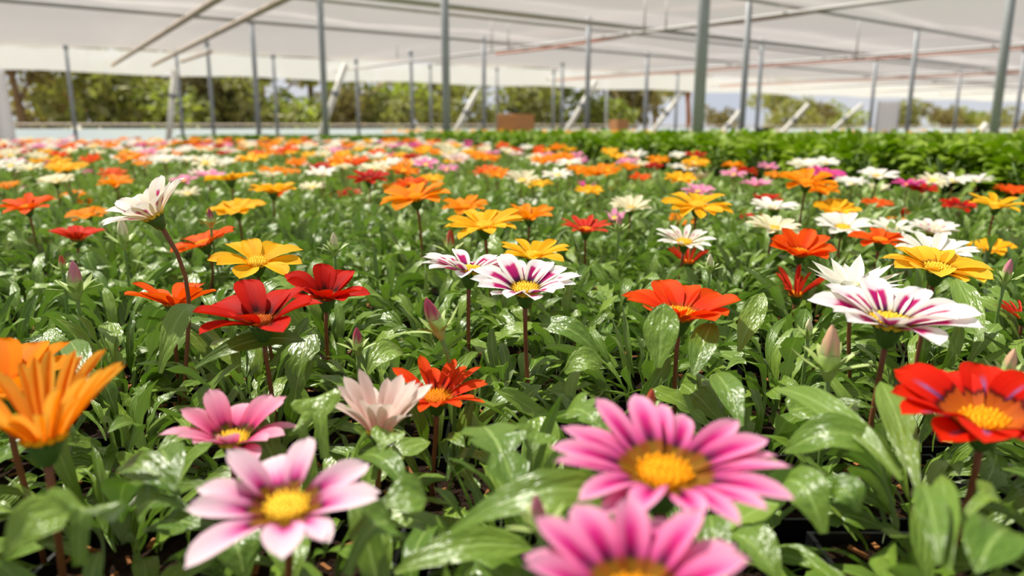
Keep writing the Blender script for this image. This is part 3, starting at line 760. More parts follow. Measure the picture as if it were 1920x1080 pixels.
def axis_matrix(p, n, spin):
    n = n.normalized(); x = Vector((1, 0, 0)); x = (x - n * x.dot(n)).normalized(); y = n.cross(x)
    M = Matrix((x, y, n)).transposed().to_4x4(); M.translation = p
    return M @ Matrix.Rotation(spin, 4, 'Z')
def petal_frames(r, n, R, cup, spread=.10, r0=.20, jl=.07, cj=.10):
    """local frames of the petals in the head, alternately a little higher"""
    out = []
    for i in range(n):
        a = 2 * PI * i / n + r.uniform(-spread, spread) * (16 / n) ** .5
        c = R_(cup) + r.uniform(-cj, cj) + (.05 if i % 2 else -.02)
        L = (1 - r0) * R * (1 + r.uniform(-jl, jl)) / max(.55, math.cos(R_(min(cup, 50))) ** .5)
        out.append(Matrix.Rotation(a, 4, 'Z') @ Matrix.Translation((r0 * R, 0, R * (.012 if i % 2 else -.012))) @ Matrix.Rotation(-c, 4, 'Y') @ Matrix.Rotation(r.uniform(-.22, .22), 4, 'X') @ Matrix.Scale(L, 4))
    return out
def stem_mesh(p, n, base, R, red, thick=1.0):
    d = (p - base); k = 8
    c1 = base + Vector((0, 0, d.length * .45)) + Vector((d.x, d.y, 0)) * .1
    end = p - n * R * .33; c2 = end - n * d.length * .35
    pts = []
    for i in range(k + 1):
        t = i / k
        pts.append((1 - t) ** 3 * base + 3 * (1 - t) ** 2 * t * c1 + 3 * (1 - t) * t * t * c2 + t ** 3 * end - base)
    v, q = tube_geo(pts, [.0018 * thick] * k + [.0021 * thick], 7)
    return mesh_np('stem', v, q, None, (M_STEM_RED if red else M_STEM_GREEN,))

BLOOM_GROUP = 'gazania blooms in the flower bed'
LANDMARKS = []                                               # (pixel u, v, short name, point) used to word the leaf clumps' labels
HEADS = []
DISC_FOR = {'pinkstripe': 'orange', 'palepink': 'yellow', 'rosepink': 'yellow', 'blush': 'yellow', 'whitestripe': 'yellow', 'whitespot': 'yellow', 'white': 'yellow', 'cream': 'yellow', 'red': 'dark', 'redrib': 'orange',
            'redorange': 'brown', 'vermilion': 'brown', 'orange': 'orange', 'yellow': 'yellow', 'yellowring': 'yellow', 'quill': 'orange', 'redquill': 'brown', 'magenta': 'orange', 'pink': 'yellow'}
def place_depth(u, v, w, diam=.095):
    ds = diam * F_PX / w
    r = ray(u, v); dp = (.965 - CAM_Z) / r.z if r.z < -.012 else 9.0
    d = ds ** .6 * min(max(dp, ds * .5), ds * 2.0) ** .4
    if r.z < 0:
        while CAM_Z + r.z * d < .90: d *= .98
    return d
_cor = {}
def corolla_mesh(kind, shape, n, cup, var):
    k = (kind, shape, n, round(cup / 8), var)
    if k not in _cor:
        r = random.Random(var * 7 + n); g_ = Geo()
        for i, M in enumerate(petal_frames(r, n, 1.0, cup, .12)):
            v, q, uv = petal_geo(shape, i % 4, 1); g_.add(xf(M, v), q, uv)
        _cor[k] = g_.mesh('corolla', (PETAL[kind],))
    return _cor[k]
def bloom(u, v, w, kind, label, shape='norm', n=16, cup=8, tilt=(0, -.20), depth=None, red=True, short=None, spin=None, gaps=(), lean=(0, 0), size=None, jit=1.0):
    d = depth or place_depth(u, v, w)
    P = at(u, v, d); R = (size or w * d / F_PX) / 2
    nrm = Vector((tilt[0], tilt[1], 1)).normalized()
    r = random.Random(int(u * 31 + v * 17))
    base = Vector((P.x + lean[0] + r.uniform(-.012, .012), P.y + lean[1] + r.uniform(-.005, .012), SOIL_Z))
    e = empty('gazania_flower', base); tag(e, label, 'flower', BLOOM_GROUP)
    T = Matrix.Translation(-base)
    H = T @ axis_matrix(P, nrm, r.uniform(0, 6.28) if spin is None else spin)
    near = w >= 68
    if near:
        fr = petal_frames(r, n, R, cup, .10 * jit, .20, .07 * jit, .10 * jit)
        for i, M in enumerate(fr):
            if i in gaps: continue
            obj('petal', petal_mesh(kind, shape, (i * 3 + int(u)) % 4), e, H @ M)
    else:
        obj('corolla', corolla_mesh(kind, shape, n, cup, int(u) % 3), e, H @ Matrix.Scale(R, 4))
    dk = DISC_FOR[kind]
    hs = H @ Matrix.Scale(R, 4)
    ds = hs @ Matrix.Scale(.72 if dk == 'dark' else 1.0, 4)
    obj('disc', DISC_M[dk], e, ds)
    if near:
        f = obj('florets', FLORET_M[dk], e, ds); f['kind'] = 'stuff'
        obj('calyx', CALYX_M[int(u) % 2], e, hs)
    obj('stem', stem_mesh(P, nrm, base, R, red), e)
    HEADS.append((P, R))
    if short: LANDMARKS.append((u, v, short, P))
    return e

# --- the blooms one can tell apart: column, row, width in the photograph, kind, label
B = bloom
B(1245, 893, 450, 'pinkstripe', 'large pink gazania with magenta petal bases and orange centre, lowest right of the middle', 'narrow', 19, 12, (0.02, -0.11), 0.31, short='the large pink orange-centred bloom', spin=.1)
B(1188, 1122, 455, 'pinkstripe', 'pink gazania cut off by the bottom edge, in front of the large pink one', 'norm', 14, 24, (-0.02, -0.02), 0.238, short='the pink bloom cut by the bottom edge', spin=.25)
B(538, 955, 365, 'palepink', 'pale pink gazania with loose gappy petals and yellow centre, low on the left', 'norm', 14, 14, (0.06, -0.17), .32, short='the pale pink gappy bloom', spin=.3, gaps=(2, 9), jit=2.2)
B(438, 826, 240, 'rosepink', 'rose pink gazania with petals raised behind its yellow centre, above the pale pink gappy one', 'norm', 15, 24, (0.08, -0.08), .43, short='the raised rose pink bloom', spin=.2, jit=1.6)
B(82, 817, 350, 'quill', 'orange gazania with rolled quill petals standing up, left edge', 'quill', 26, 40, (.0, -.02), .36, short='the quilled orange bloom', spin=.0, jit=1.7)
B(10, 735, 270, 'orange', 'broad-petalled orange gazania behind the quilled one at the left edge', 'broad', 10, 30, (.05, -.05), .43, short='the broad orange bloom at the left edge')
B(712, 806, 215, 'blush', 'half closed blush white gazania with upright petals, left of the red-orange one in front', 'narrow', 18, 47, (.06, -.02), .45, short='the half closed blush bloom', jit=1.5)
B(818, 748, 205, 'redorange', 'red-orange gazania with raised pointed petals and orange centre, behind the half closed blush one', 'narrow', 18, 20, (0.03, -0.15), .53, short='the raised red-orange bloom')
B(490, 603, 235, 'red', 'dark red gazania with broad cupped petals on a brown stem, front of three red ones', 'broad', 10, 20, (-0.02, -0.12), .56, short='the front dark red bloom', jit=1.6)
B(612, 558, 170, 'red', 'dark red gazania behind the front one, right of the three red ones', 'broad', 10, 22, (0.1, -0.16), .69, short='the right dark red bloom', jit=1.5)
B(328, 570, 178, 'vermilion', 'scarlet gazania seen edge on, left of the three red ones', 'broad', 9, 22, (0.05, 0.08), .68, short='the scarlet edge-on bloom', jit=2)
B(483, 492, 172, 'yellow', 'golden gazania with eight broad flat petals above the three red ones', 'broad', 9, 7, (0.1, -0.27), .74, short='the flat golden bloom', jit=1.5)
B(985, 545, 205, 'whitestripe', 'white gazania with crimson stripes and yellow centre on a dark stem, in the middle', 'norm', 16, 18, (0, -0.24), .62, short='the crimson-striped white bloom in the middle', spin=.12)
B(880, 508, 195, 'whitestripe', 'flat white gazania with purple stripes seen edge on, behind the middle white one', 'norm', 16, 10, (0.04, 0.02), .70, short='the edge-on striped bloom')
B(1000, 480, 146, 'yellow', 'golden gazania peeping over the middle striped white one', 'norm', 12, 12, (0, -0.12), .84, short='the golden bloom over the middle white one')
B(1275, 592, 235, 'redorange', 'red-orange gazania with a green leaf standing across its front', 'broad', 12, 18, (0.03, -0.1), .58, short='the red-orange bloom behind a leaf', jit=1.4)
B(1668, 606, 288, 'whitestripe', 'large white gazania with magenta bars and yellow centre on the right', 'oval', 14, 16, (0.03, -0.1), .50, short='the large magenta-barred white bloom', spin=.2)
B(1600, 545, 190, 'white', 'ivory gazania with pointed raised petals, just behind the large magenta-barred one', 'point', 16, 22, (0, -0.08), .66, short='the pointed ivory bloom')
B(1757, 505, 195, 'yellowring', 'yellow gazania with a brown ring round its centre, on the right', 'broad', 15, 7, (0.04, -0.17), .66, short='the brown-ringed yellow bloom')
B(1845, 792, 345, 'redrib', 'scarlet gazania with mauve midribs and orange centre at the right edge', 'broad', 14, 16, (-0.06, -0.13), .38, short='the scarlet bloom with mauve ribs', spin=.15)
B(287, 403, 182, 'whitespot', 'tall white gazania with pink spots on a long curved stem, showing its striped underside', 'norm', 15, 28, (-0.45, -0.3), .62, short='the tall spotted white bloom', lean=(.02, .0))
B(383, 457, 125, 'vermilion', 'orange-red gazania tilted to the right, below and right of the tall spotted white one', 'broad', 10, 9, (-0.26, -0.18), short='the tilted orange-red bloom')
B(145, 448, 102, 'redquill', 'deep red gazania with raised petals low left of the tall spotted white one', 'norm', 15, 24, (.05, 0), short='the deep red raised bloom on the left')
B(445, 394, 106, 'yellow', 'pale golden flat gazania right of the tall spotted white one', 'broad', 12, 8, (-0.05, -0.22), short='the pale golden flat bloom')
B(908, 424, 152, 'yellow', 'large amber gazania with many petals above the middle white ones', 'norm', 16, 6, (-0.08, -0.21), short='the large amber bloom')
B(872, 389, 94, 'orange', 'orange gazania behind the large amber one, to its left', 'broad', 11, 8, (0, -0.2), short='the orange bloom behind the amber one')
B(992, 408, 102, 'orange', 'orange gazania with raised petals behind the large amber one, to its right', 'norm', 14, 18, (0, -0.12), short='the raised orange bloom')
B(992, 384, 44, 'white', 'small white gazania peeping over the raised orange one', 'norm', 14, 20)
B(780, 371, 136, 'orange', 'wide orange gazania up the bed, left of the amber one', 'broad', 11, 5, (-0.1, -0.22), short='the wide orange bloom')
B(1098, 432, 104, 'redquill', 'red gazania with raised narrow petals, right of the raised orange one', 'narrow', 16, 18, (0, -0.12), short='the raised red bloom')
B(1152, 410, 66, 'pink', 'light pink gazania touching the raised red one', 'norm', 11, 14, (0, -.15))
B(1182, 392, 84, 'cream', 'ivory gazania with raised petals above the light pink one', 'norm', 16, 22)
B(1307, 386, 132, 'yellow', 'golden yellow gazania with tapering petals above the white starry one', 'norm', 15, 3, (0, -0.28), short='the tapering golden bloom')
B(1275, 420, 66, 'orange', 'orange gazania half hidden under the tapering golden one', 'broad', 9, 18)
B(1283, 455, 116, 'whitespot', 'white starry gazania with a pink spot, below the tapering golden one', 'narrow', 15, 14, (0, -0.26), short='the starry white bloom')
B(1310, 360, 66, 'pink', 'pink gazania just behind the tapering golden one', 'norm', 15, 10)
B(1452, 391, 92, 'white', 'white gazania behind another white one, right of the tapering golden one', 'norm', 16, 12, (0, -.08))
B(1450, 430, 104, 'cream', 'cream gazania with raised petals in front of the white one, right of the starry one', 'norm', 18, 14, (0.06, -0.24), short='the raised cream bloom')
B(1440, 377, 62, 'red', 'red gazania behind the pair of white ones right of the tapering golden one', 'broad', 11, 8)
B(1408, 411, 56, 'red', 'red gazania half hidden behind the raised cream one', 'broad', 11, 8)
B(1500, 475, 126, 'vermilion', 'bright orange-red cupped gazania left of the orange one, above the ivory one', 'broad', 14, 24, (0, -0.28), short='the cupped orange-red bloom')
B(1580, 428, 104, 'white', 'white daisy-like gazania with a plain yellow centre, above the cupped orange-red one', 'norm', 17, 14, (0, -0.32), short='the plain white yellow-eyed bloom')
B(1650, 452, 112, 'vermilion', 'flat orange gazania right of the cupped orange-red one', 'broad', 12, 4, (0, -0.18), short='the flat orange bloom on the right')
B(1672, 432, 82, 'white', 'white gazania behind the flat orange one on the right', 'norm', 15, 14)
B(1748, 436, 92, 'whitespot', 'blush white gazania with crowded petals right of the flat orange one', 'norm', 20, 22, (0, -0.15), short='the crowded blush white bloom')
B(1680, 415, 40, 'orange', 'small orange gazania behind the two white ones on the right', 'broad', 10, 10)
B(1752, 479, 146, 'white', 'white gazania half hidden behind the brown-ringed yellow one', 'norm', 16, 18)
B(1857, 468, 86, 'yellow', 'golden gazania right of the brown-ringed yellow one', 'broad', 11, 9, (-0.1, -0.18), short='the golden bloom near the right edge')
B(1868, 386, 104, 'yellow', 'deep yellow gazania with narrow petals by the right edge', 'norm', 12, 9, (0.04, -0.2), short='the deep yellow bloom by the right edge')
B(1795, 388, 66, 'red', 'dark red gazania touching the deep yellow one by the right edge', 'broad', 11, 8)
B(1567, 396, 92, 'yellow', 'orange-yellow gazania behind the plain white yellow-eyed one', 'broad', 12, 12, short='the orange-yellow bloom behind the white one')
B(1645, 384, 62, 'vermilion', 'small orange-red gazania right of the orange-yellow one', 'norm', 16, 8)
B(1688, 402, 40, 'red', 'small dull red gazania below the small orange-red one', 'broad', 10, 20)
B(1291, 492, 96, 'redquill', 'red quilled gazania below the starry white one', 'quill', 13, 30, (0, 0), short='the red quilled bloom')
B(1492, 552, 108, 'redquill', 'untidy red quilled gazania left of the pointed ivory one', 'quill', 16, 40, (0, -.1), short='the untidy red quilled bloom', jit=3)
B(1918, 595, 96, 'redquill', 'red quilled gazania cut by the right edge', 'quill', 15, 26, (0, -.05), short='the red quilled bloom at the right edge')
# upper middle and right
B(1512, 343, 112, 'orange', 'big orange gazania near the green bedding plants', 'broad', 12, 9, (0, -0.25), short='the big orange bloom near the bedding plants')
B(1540, 358, 70, 'orange', 'orange gazania below the big orange one near the bedding plants', 'broad', 11, 8)
B(1545, 327, 80, 'magenta', 'magenta gazania peeping over the big orange one', 'norm', 14, 5)
B(1598, 345, 64, 'white', 'white gazania with a yellow eye right of the big orange one', 'norm', 13, 14, (0, -.12))
B(1645, 332, 76, 'white', 'white gazania beneath the bedding plants, left of the magenta pair', 'norm', 14, 12)
B(1645, 356, 48, 'cream', 'cream gazania in front of the two white ones near the bedding plants', 'norm', 15, 18)
B(1702, 347, 66, 'magenta', 'bright magenta gazania, left of two, on the right', 'norm', 14, 12, (0, -.08))
B(1738, 345, 50, 'magenta', 'bright magenta gazania, right of two, on the right', 'norm', 14, 12)
B(1728, 358, 62, 'red', 'red gazania under the bright magenta ones', 'norm', 16, 14)
B(1702, 332, 40, 'white', 'small white gazania behind the magenta ones', 'norm', 13, 12)
B(1788, 340, 66, 'white', 'blush white gazania left of a yellow-eyed one near the dark gap', 'norm', 13, 12)
B(1832, 339, 60, 'white', 'white yellow-eyed gazania beside the dark gap at the right', 'norm', 13, 14, (0, -.10))
B(1893, 360, 62, 'vermilion', 'orange and red gazania at the right edge above the deep yellow one', 'norm', 17, 14)
B(1418, 348, 64, 'pink', 'mauve pink gazania left of the big orange one', 'norm', 16, 14, (0, -.06))
B(1400, 322, 46, 'red', 'red gazania right of the pink one under the bedding plants', 'broad', 12, 5)
B(1376, 328, 56, 'pink', 'pink gazania left of the red one under the bedding plants', 'norm', 14, 6)
B(1452, 331, 42, 'orange', 'small orange gazania left of the big orange one', 'broad', 11, 10)
B(1440, 315, 44, 'pink', 'dusky pink gazania close under the bedding plants', 'norm', 13, 14)
B(1276, 338, 66, 'yellow', 'yellow gazania with a fat rim of petals, above the pink and golden ones', 'broad', 13, 10)
B(1310, 334, 46, 'cream', 'pale cream gazania right of the fat yellow one', 'norm', 15, 16)
B(1305, 307, 58, 'yellow', 'golden gazania close under the bedding plants in the middle right', 'broad', 12, 9)
B(1290, 316, 54, 'white', 'blush white gazania in front of the golden one under the bedding plants', 'norm', 13, 10)
B(1262, 314, 30, 'white', 'small white gazania left of the blush white one', 'norm', 12, 14)
B(1202, 337, 48, 'vermilion', 'orange cupped gazania left of the fat yellow one', 'norm', 14, 20)
B(1192, 293, 52, 'white', 'white gazania standing above the others beside the bedding plants', 'norm', 12, 14)
B(1160, 294, 40, 'yellow', 'yellow gazania touching the high white one beside the bedding plants', 'broad', 11, 5)
B(1200, 309, 38, 'cream', 'cream gazania below the high white one', 'norm', 13, 14)
B(1226, 313, 38, 'red', 'red and pink gazania below and right of the high white one', 'norm', 13, 12)
B(1084, 302, 42, 'pink', 'bright pink gazania in the middle close to the bedding plants', 'norm', 14, 8)
B(1085, 319, 52, 'orange', 'orange gazania below the bright pink one in the middle', 'broad', 11, 6)
B(1106, 328, 44, 'orange', 'apricot orange gazania right of the orange one in the middle', 'norm', 13, 16)
B(1045, 329, 62, 'white', 'wide blush white gazania left of the apricot one', 'norm', 15, 8)
B(1012, 346, 54, 'yellow', 'thin golden gazania below the wide blush white one', 'broad', 10, 3)
B(985, 350, 28, 'cream', 'tan cream gazania bud-like bloom left of the thin golden one', 'norm', 14, 40)
B(934, 330, 58, 'orange', 'bright amber gazania left of a small white one in the middle', 'norm', 15, 16)
B(970, 328, 28, 'white', 'small white gazania touching the bright amber one', 'norm', 13, 12)
B(1096, 350, 44, 'magenta', 'magenta gazania behind the flat yellow one in the middle', 'norm', 14, 16)
B(1104, 360, 60, 'yellow', 'flat yellow gazania in front of the magenta one', 'broad', 12, 6)
B(1150, 362, 32, 'quill', 'small quilled orange gazania right of the flat yellow one', 'quill', 12, 45)
B(838, 318, 46, 'pink', 'light pink gazania left of the bright amber one', 'norm', 13, 10)
B(882, 326, 22, 'red', 'small brick red gazania right of the light pink one', 'norm', 13, 20)
B(812, 337, 52, 'yellow', 'yellow gazania above the wide orange one', 'broad', 12, 6)
B(770, 347, 70, 'vermilion', 'orange-red gazania behind the wide orange one', 'broad', 12, 6)
B(738, 355, 52, 'orange', 'orange gazania left of the wide orange one', 'broad', 10, 8)
# upper left
B(512, 360, 92, 'yellow', 'yellow gazania over an orange cup, above the pale golden flat one', 'broad', 13, 12, (0, 0), short='the yellow bloom over an orange cup')
B(522, 374, 50, 'vermilion', 'orange-pink cupped gazania seen from below the yellow one', 'norm', 14, 48)
B(585, 352, 54, 'cream', 'buff cream gazania right of the yellow one over an orange cup', 'norm', 16, 10)
B(692, 338, 82, 'red', 'dark red gazania right of the buff cream one', 'norm', 15, 14, short='the dark red bloom up the bed')
B(655, 365, 50, 'red', 'small red gazania below the dark red one up the bed', 'broad', 10, 10)
B(612, 372, 24, 'vermilion', 'tiny orange-red gazania below the buff cream one', 'norm', 13, 25)
B(604, 328, 66, 'white', 'white gazania with raised petals left of the dark red one', 'norm', 15, 18)
B(545, 325, 44, 'orange', 'orange gazania left of the raised white one', 'broad', 11, 12)
B(508, 332, 46, 'cream', 'ivory cupped gazania left of the orange one up the bed', 'norm', 15, 32)
B(466, 344, 44, 'cream', 'dull cream gazania left of the ivory cupped one', 'norm', 14, 12)
B(432, 336, 96, 'yellow', 'wide yellow gazania tilted down to the left', 'broad', 12, 5, (-.1, 0), short='the wide tilted yellow bloom')
B(418, 312, 48, 'white', 'white cupped gazania above the wide tilted yellow one', 'norm', 14, 36)
B(470, 299, 60, 'yellow', 'yellow gazania right of the white cupped one, far up the bed', 'broad', 12, 6)
B(105, 342, 70, 'cream', 'rounded cream gazania near the left edge, left of an orange one', 'broad', 13, 15, short='the rounded cream bloom on the left')
B(218, 344, 68, 'orange', 'orange gazania left of the tall spotted white one', 'broad', 11, 12)
B(345, 339, 56, 'pink', 'strong pink gazania right behind the tall spotted white one', 'norm', 15, 10)
B(352, 364, 56, 'cream', 'greenish cream gazania right of the tall spotted white one', 'norm', 13, 14)
B(138, 370, 52, 'orange', 'orange gazania left of the tall spotted white one, above another orange one', 'broad', 10, 16)
B(158, 384, 46, 'orange', 'amber gazania between two orange ones left of the tall spotted white one', 'broad', 10, 12)
B(165, 405, 80, 'orange', 'wide orange gazania partly behind the petals of the tall spotted white one', 'broad', 10, 5)
B(52, 390, 104, 'vermilion', 'scarlet orange gazania near the left edge', 'norm', 14, 12, short='the scarlet orange bloom near the left edge')
B(15, 352, 50, 'orange', 'orange gazania at the left edge above the scarlet orange one', 'broad', 10, 14)
B(38, 360, 40, 'pink', 'orange-pink gazania beside the one at the left edge', 'norm', 14, 26)
B(125, 318, 76, 'yellow', 'wide golden gazania above the rounded cream one', 'broad', 12, 8)
B(164, 326, 28, 'magenta', 'small bright pink gazania at the end of the wide golden one', 'norm', 13, 25)
B(58, 317, 56, 'cream', 'pale buff gazania left of the wide golden one', 'norm', 14, 12)
B(25, 306, 50, 'pink', 'pink gazania at the left edge above the pale buff one', 'norm', 14, 8)
B(245, 297, 62, 'orange', 'orange gazania far up the bed above the tall spotted white one', 'broad', 11, 8)
B(310, 302, 58, 'white', 'blush white gazania above the tall spotted white one, to its right', 'norm', 14, 12)
B(640, 303, 62, 'orange', 'orange and pink gazania far up the bed near the middle', 'broad', 12, 8)
B(735, 296, 36, 'magenta', 'purple pink gazania far up the bed near the thick post', 'norm', 14, 25)
B(700, 318, 66, 'cream', 'cream gazania above the dark red one up the bed', 'norm', 14, 10)
B(795, 305, 46, 'white', 'white gazania left of the green bedding plants', 'norm', 14, 14)
B(775, 297, 44, 'red', 'orange-red gazania above the white one by the bedding plants', 'broad', 12, 8)
B(765, 325, 50, 'red', 'scarlet gazania above the yellow one over the wide orange one', 'broad', 12, 8)

# ------------------------------------------------------------------ buds
def bud_geo(L, W):
    n = 10; prof = [(.35, 0), (.5, .15), (.52, .4), (.42, .65), (.22, .88), (.03, 1.0)]
    v = []
    for r_, z in prof:
        for j in range(n):
            a = 2 * PI * j / n + z * .7; k = 1 + (.2 if j % 2 else -.14)
            v.append((r_ * W * k * math.cos(a), r_ * W * k * math.sin(a), z * L))
    q = [(i * n + j, i * n + (j + 1) % n, (i + 1) * n + (j + 1) % n, (i + 1) * n + j) for i in range(len(prof) - 1) for j in range(n)]
    return v, q
def bud_mat(name, c):
    m, n, l = new_mat(name); out = n.new('ShaderNodeOutputMaterial'); b = n.new('ShaderNodeBsdfPrincipled'); b.inputs['Roughness'].default_value = .5
    uv = n.new('ShaderNodeUVMap'); sep = n.new('ShaderNodeSeparateXYZ'); l.new(uv.outputs[0], sep.inputs[0])
    wv = n.new('ShaderNodeMath'); wv.operation = 'SINE'; mu = n.new('ShaderNodeMath'); mu.operation = 'MULTIPLY'; mu.inputs[1].default_value = 31.4
    l.new(sep.outputs[0], mu.inputs[0]); l.new(mu.outputs[0], wv.inputs[0])
    ad = n.new('ShaderNodeMath'); ad.operation = 'MULTIPLY_ADD'; ad.inputs[1].default_value = .14; l.new(wv.outputs[0], ad.inputs[0]); l.new(sep.outputs[1], ad.inputs[2])
    r = ramp(n, [(.25, '#a8b47a'), (.62, c), (1, c)]); l.new(ad.outputs[0], r.inputs[0]); l.new(r.outputs[0], b.inputs['Base Color']); l.new(b.outputs[0], out.inputs[0])
    return m
M_BUD = {k: bud_mat('bud_' + k, c) for k, c in (('pink', '#c8788c'), ('magenta', '#a83a58'), ('peach', '#e0b090'), ('cream', '#e4dab4'), ('red', '#b8402a'))}
BUDS = [(143, 545, 42, 'pink', 'pink closed bud left of the scarlet edge-on bloom', .02, .72), (845, 470, 30, 'red', 'red-orange closed bud below the large amber bloom', 0, .95), (822, 618, 48, 'magenta', 'magenta bud in spiky green bracts left of the middle dark stem', -.35, .55),
        (671, 655, 32, 'magenta', 'small magenta bud below the right dark red bloom', 0, .58), (1554, 690, 62, 'peach', 'peach closed bud in green bracts left of the large magenta-barred bloom', -.03, .48), (1515, 628, 24, 'cream', 'small cream bud left of the large magenta-barred bloom', 0, .62),
        (1217, 772, 34, 'red', 'thin red bud behind the large pink bloom', .1, .42), (1014, 990, 52, 'pink', 'blurred pink bud left of the pink bloom cut by the bottom edge', -.15, .30), (1888, 705, 40, 'peach', 'peach bud behind the scarlet bloom with mauve ribs', .1, .46),
        (232, 455, 34, 'cream', 'white closed bud low between the deep red raised bloom and the tilted orange-red one', 0, .92), (1160, 430, 20, 'pink', 'tiny pink bud under the light pink bloom', 0, 1.1), (118, 505, 20, 'red', 'tiny red bud left of the long curved stem', 0, .8),
        (1330, 505, 22, 'cream', 'tiny cream bud right of the red quilled bloom', 0, .8), (627, 470, 26, 'cream', 'tiny cream bud right of the flat golden bloom', 0, .85), (395, 420, 22, 'magenta', 'tiny magenta bud behind the tilted orange-red bloom', 0, 1.0), (1885, 525, 30, 'pink', 'pink bud at the right edge above the red quilled bloom', .1, .72)]
for (u, v, h, c, lab, tx, d) in BUDS:
    P = at(u, v, d); L = h * 1.25 * d / F_PX; W = L * .40
    nrm = Vector((tx, -.05, 1)).normalized(); r = random.Random(int(u + v))
    base = Vector((P.x + r.uniform(-.01, .01) - tx * .04, P.y + .006, SOIL_Z))
    e = empty('gazania_bud', base); tag(e, lab, 'bud', 'gazania buds')
    H = Matrix.Translation(-base) @ axis_matrix(P, nrm, r.uniform(0, 6))
    bv, bq = bud_geo(L * 1.1, W)
    quick('closed_petals', (xf(H, bv), bq), M_BUD[c], e, smooth=True, uv=[((k % 10) / 10, (0, .15, .4, .65, .88, 1)[k // 10]) for k in range(len(bv))])
    g_ = Geo(); cv, cq = lathe_geo([(.02 * L, -.42 * L), (.26 * W, -.3 * L), (.56 * W, -.05 * L), (.64 * W, .26 * L), (.56 * W, .36 * L)], 10); g_.add(cv, cq)
    quick('calyx', (xf(H, np.concatenate(g_.v)), np.concatenate(g_.q)), M_BRACT, e, smooth=True)
    for i in range(9):
        lv, lq, lu = leaf_grid(prof_lance(.13, .3), 4, 2, R_(50 - 24 * (i % 2)), R_(15 + 45 * (i % 3 == 0)), .3)
        M = H @ Matrix.Rotation(i * .698, 4, 'Z') @ Matrix.Translation((.52 * W, 0, -.06 * L)) @ Matrix.Scale(L * (.72 + .2 * (i % 2)), 4)
        obj('bract', mesh_np('bract', lv, lq, lu, (M_BRACT,)), e, M)
    obj('stem', stem_mesh(P, nrm, base, L * .8, False, .9), e)

# ------------------------------------------------------------------ gazania plants (leaf clumps in black pots)
def in_view(x, y, m=.33): return abs(x) < .70 * y + m
spots = []
sp = .118; ry = random.Random(3)
j = 0
y = .17
while y < BED_FAR - .1:
    s = sp if y < 3.0 else .165
    nx = int(14 / s)
    for i in range(-nx // 2, nx // 2):
        x = (i + (.5 if j % 2 else 0)) * s
        xx, yy = x + ry.uniform(-.012, .012), y + ry.uniform(-.012, .012)
        if in_view(xx, yy) and xx < edge_x(yy) - .05: spots.append((xx, yy))
    y += s; j += 1
spots.sort(key=lambda p: math.hypot(*p))
LEAF_R = 1.45
near = [p for p in spots if math.hypot(*p) < LEAF_R]
mid = spots[len(near):300]; far = spots[300:]
PLANT_GROUP = 'potted gazania leaf clumps in the bed'
plants = []
for idx, (x, y) in enumerate(near + mid):
    r = random.Random(1000 + idx)
    e = empty('gazania_plant', (x, y, BENCH_Z)); plants.append((e, x, y))
    C = Matrix.Translation((0, 0, SOIL_Z - BENCH_Z)) @ Matrix.Rotation(r.uniform(0, 6.28), 4, 'Z')
    if idx < len(near):
        d = math.hypot(x, y)
        n = 36 if d < .6 else 56
        for i in range(n):
            k = r.choices(range(9), (3, 3, 2, 2.0, 1.2, 1.8, 1.2, 2, 2))[0]
            obj('leaf', LEAFMESH[k], e, C @ leaf_matrix(r, i, n, .040, .082, .045, .046))
        obj('pot', POTM, e)
        obj('soil', SOILM[idx % 3], e)
        o = obj('bark_chips', CHIPM[idx % 3], e); o['kind'] = 'stuff'
    else:
        obj('foliage', ROSETTE[idx % 5], e, C)
        obj('pot', POTM, e); obj('soil', SOILM[idx % 3], e)
g_ = Geo(); FR = [rosette_geo(190 + k, 22, FARGEO, .07, .12, .06, .03) for k in range(4)]
FR = [(np.concatenate(a.v), np.concatenate(a.q), np.concatenate(a.uv)) for a in FR]
for idx, (x, y) in enumerate(far):
    r = random.Random(idx); v, q, uv = FR[idx % 4]
    g_.add(xf(Matrix.Translation((x, y, SOIL_Z)) @ Matrix.Rotation(r.uniform(0, 6.28), 4, 'Z'), v), q, uv)
o = obj('gazania_foliage', g_.mesh('gazania_foliage', (M_LEAF_FAR,)))
tag(o, 'mass of small blurred gazania leaves filling the far part of the bed', 'foliage', None, 'stuff')

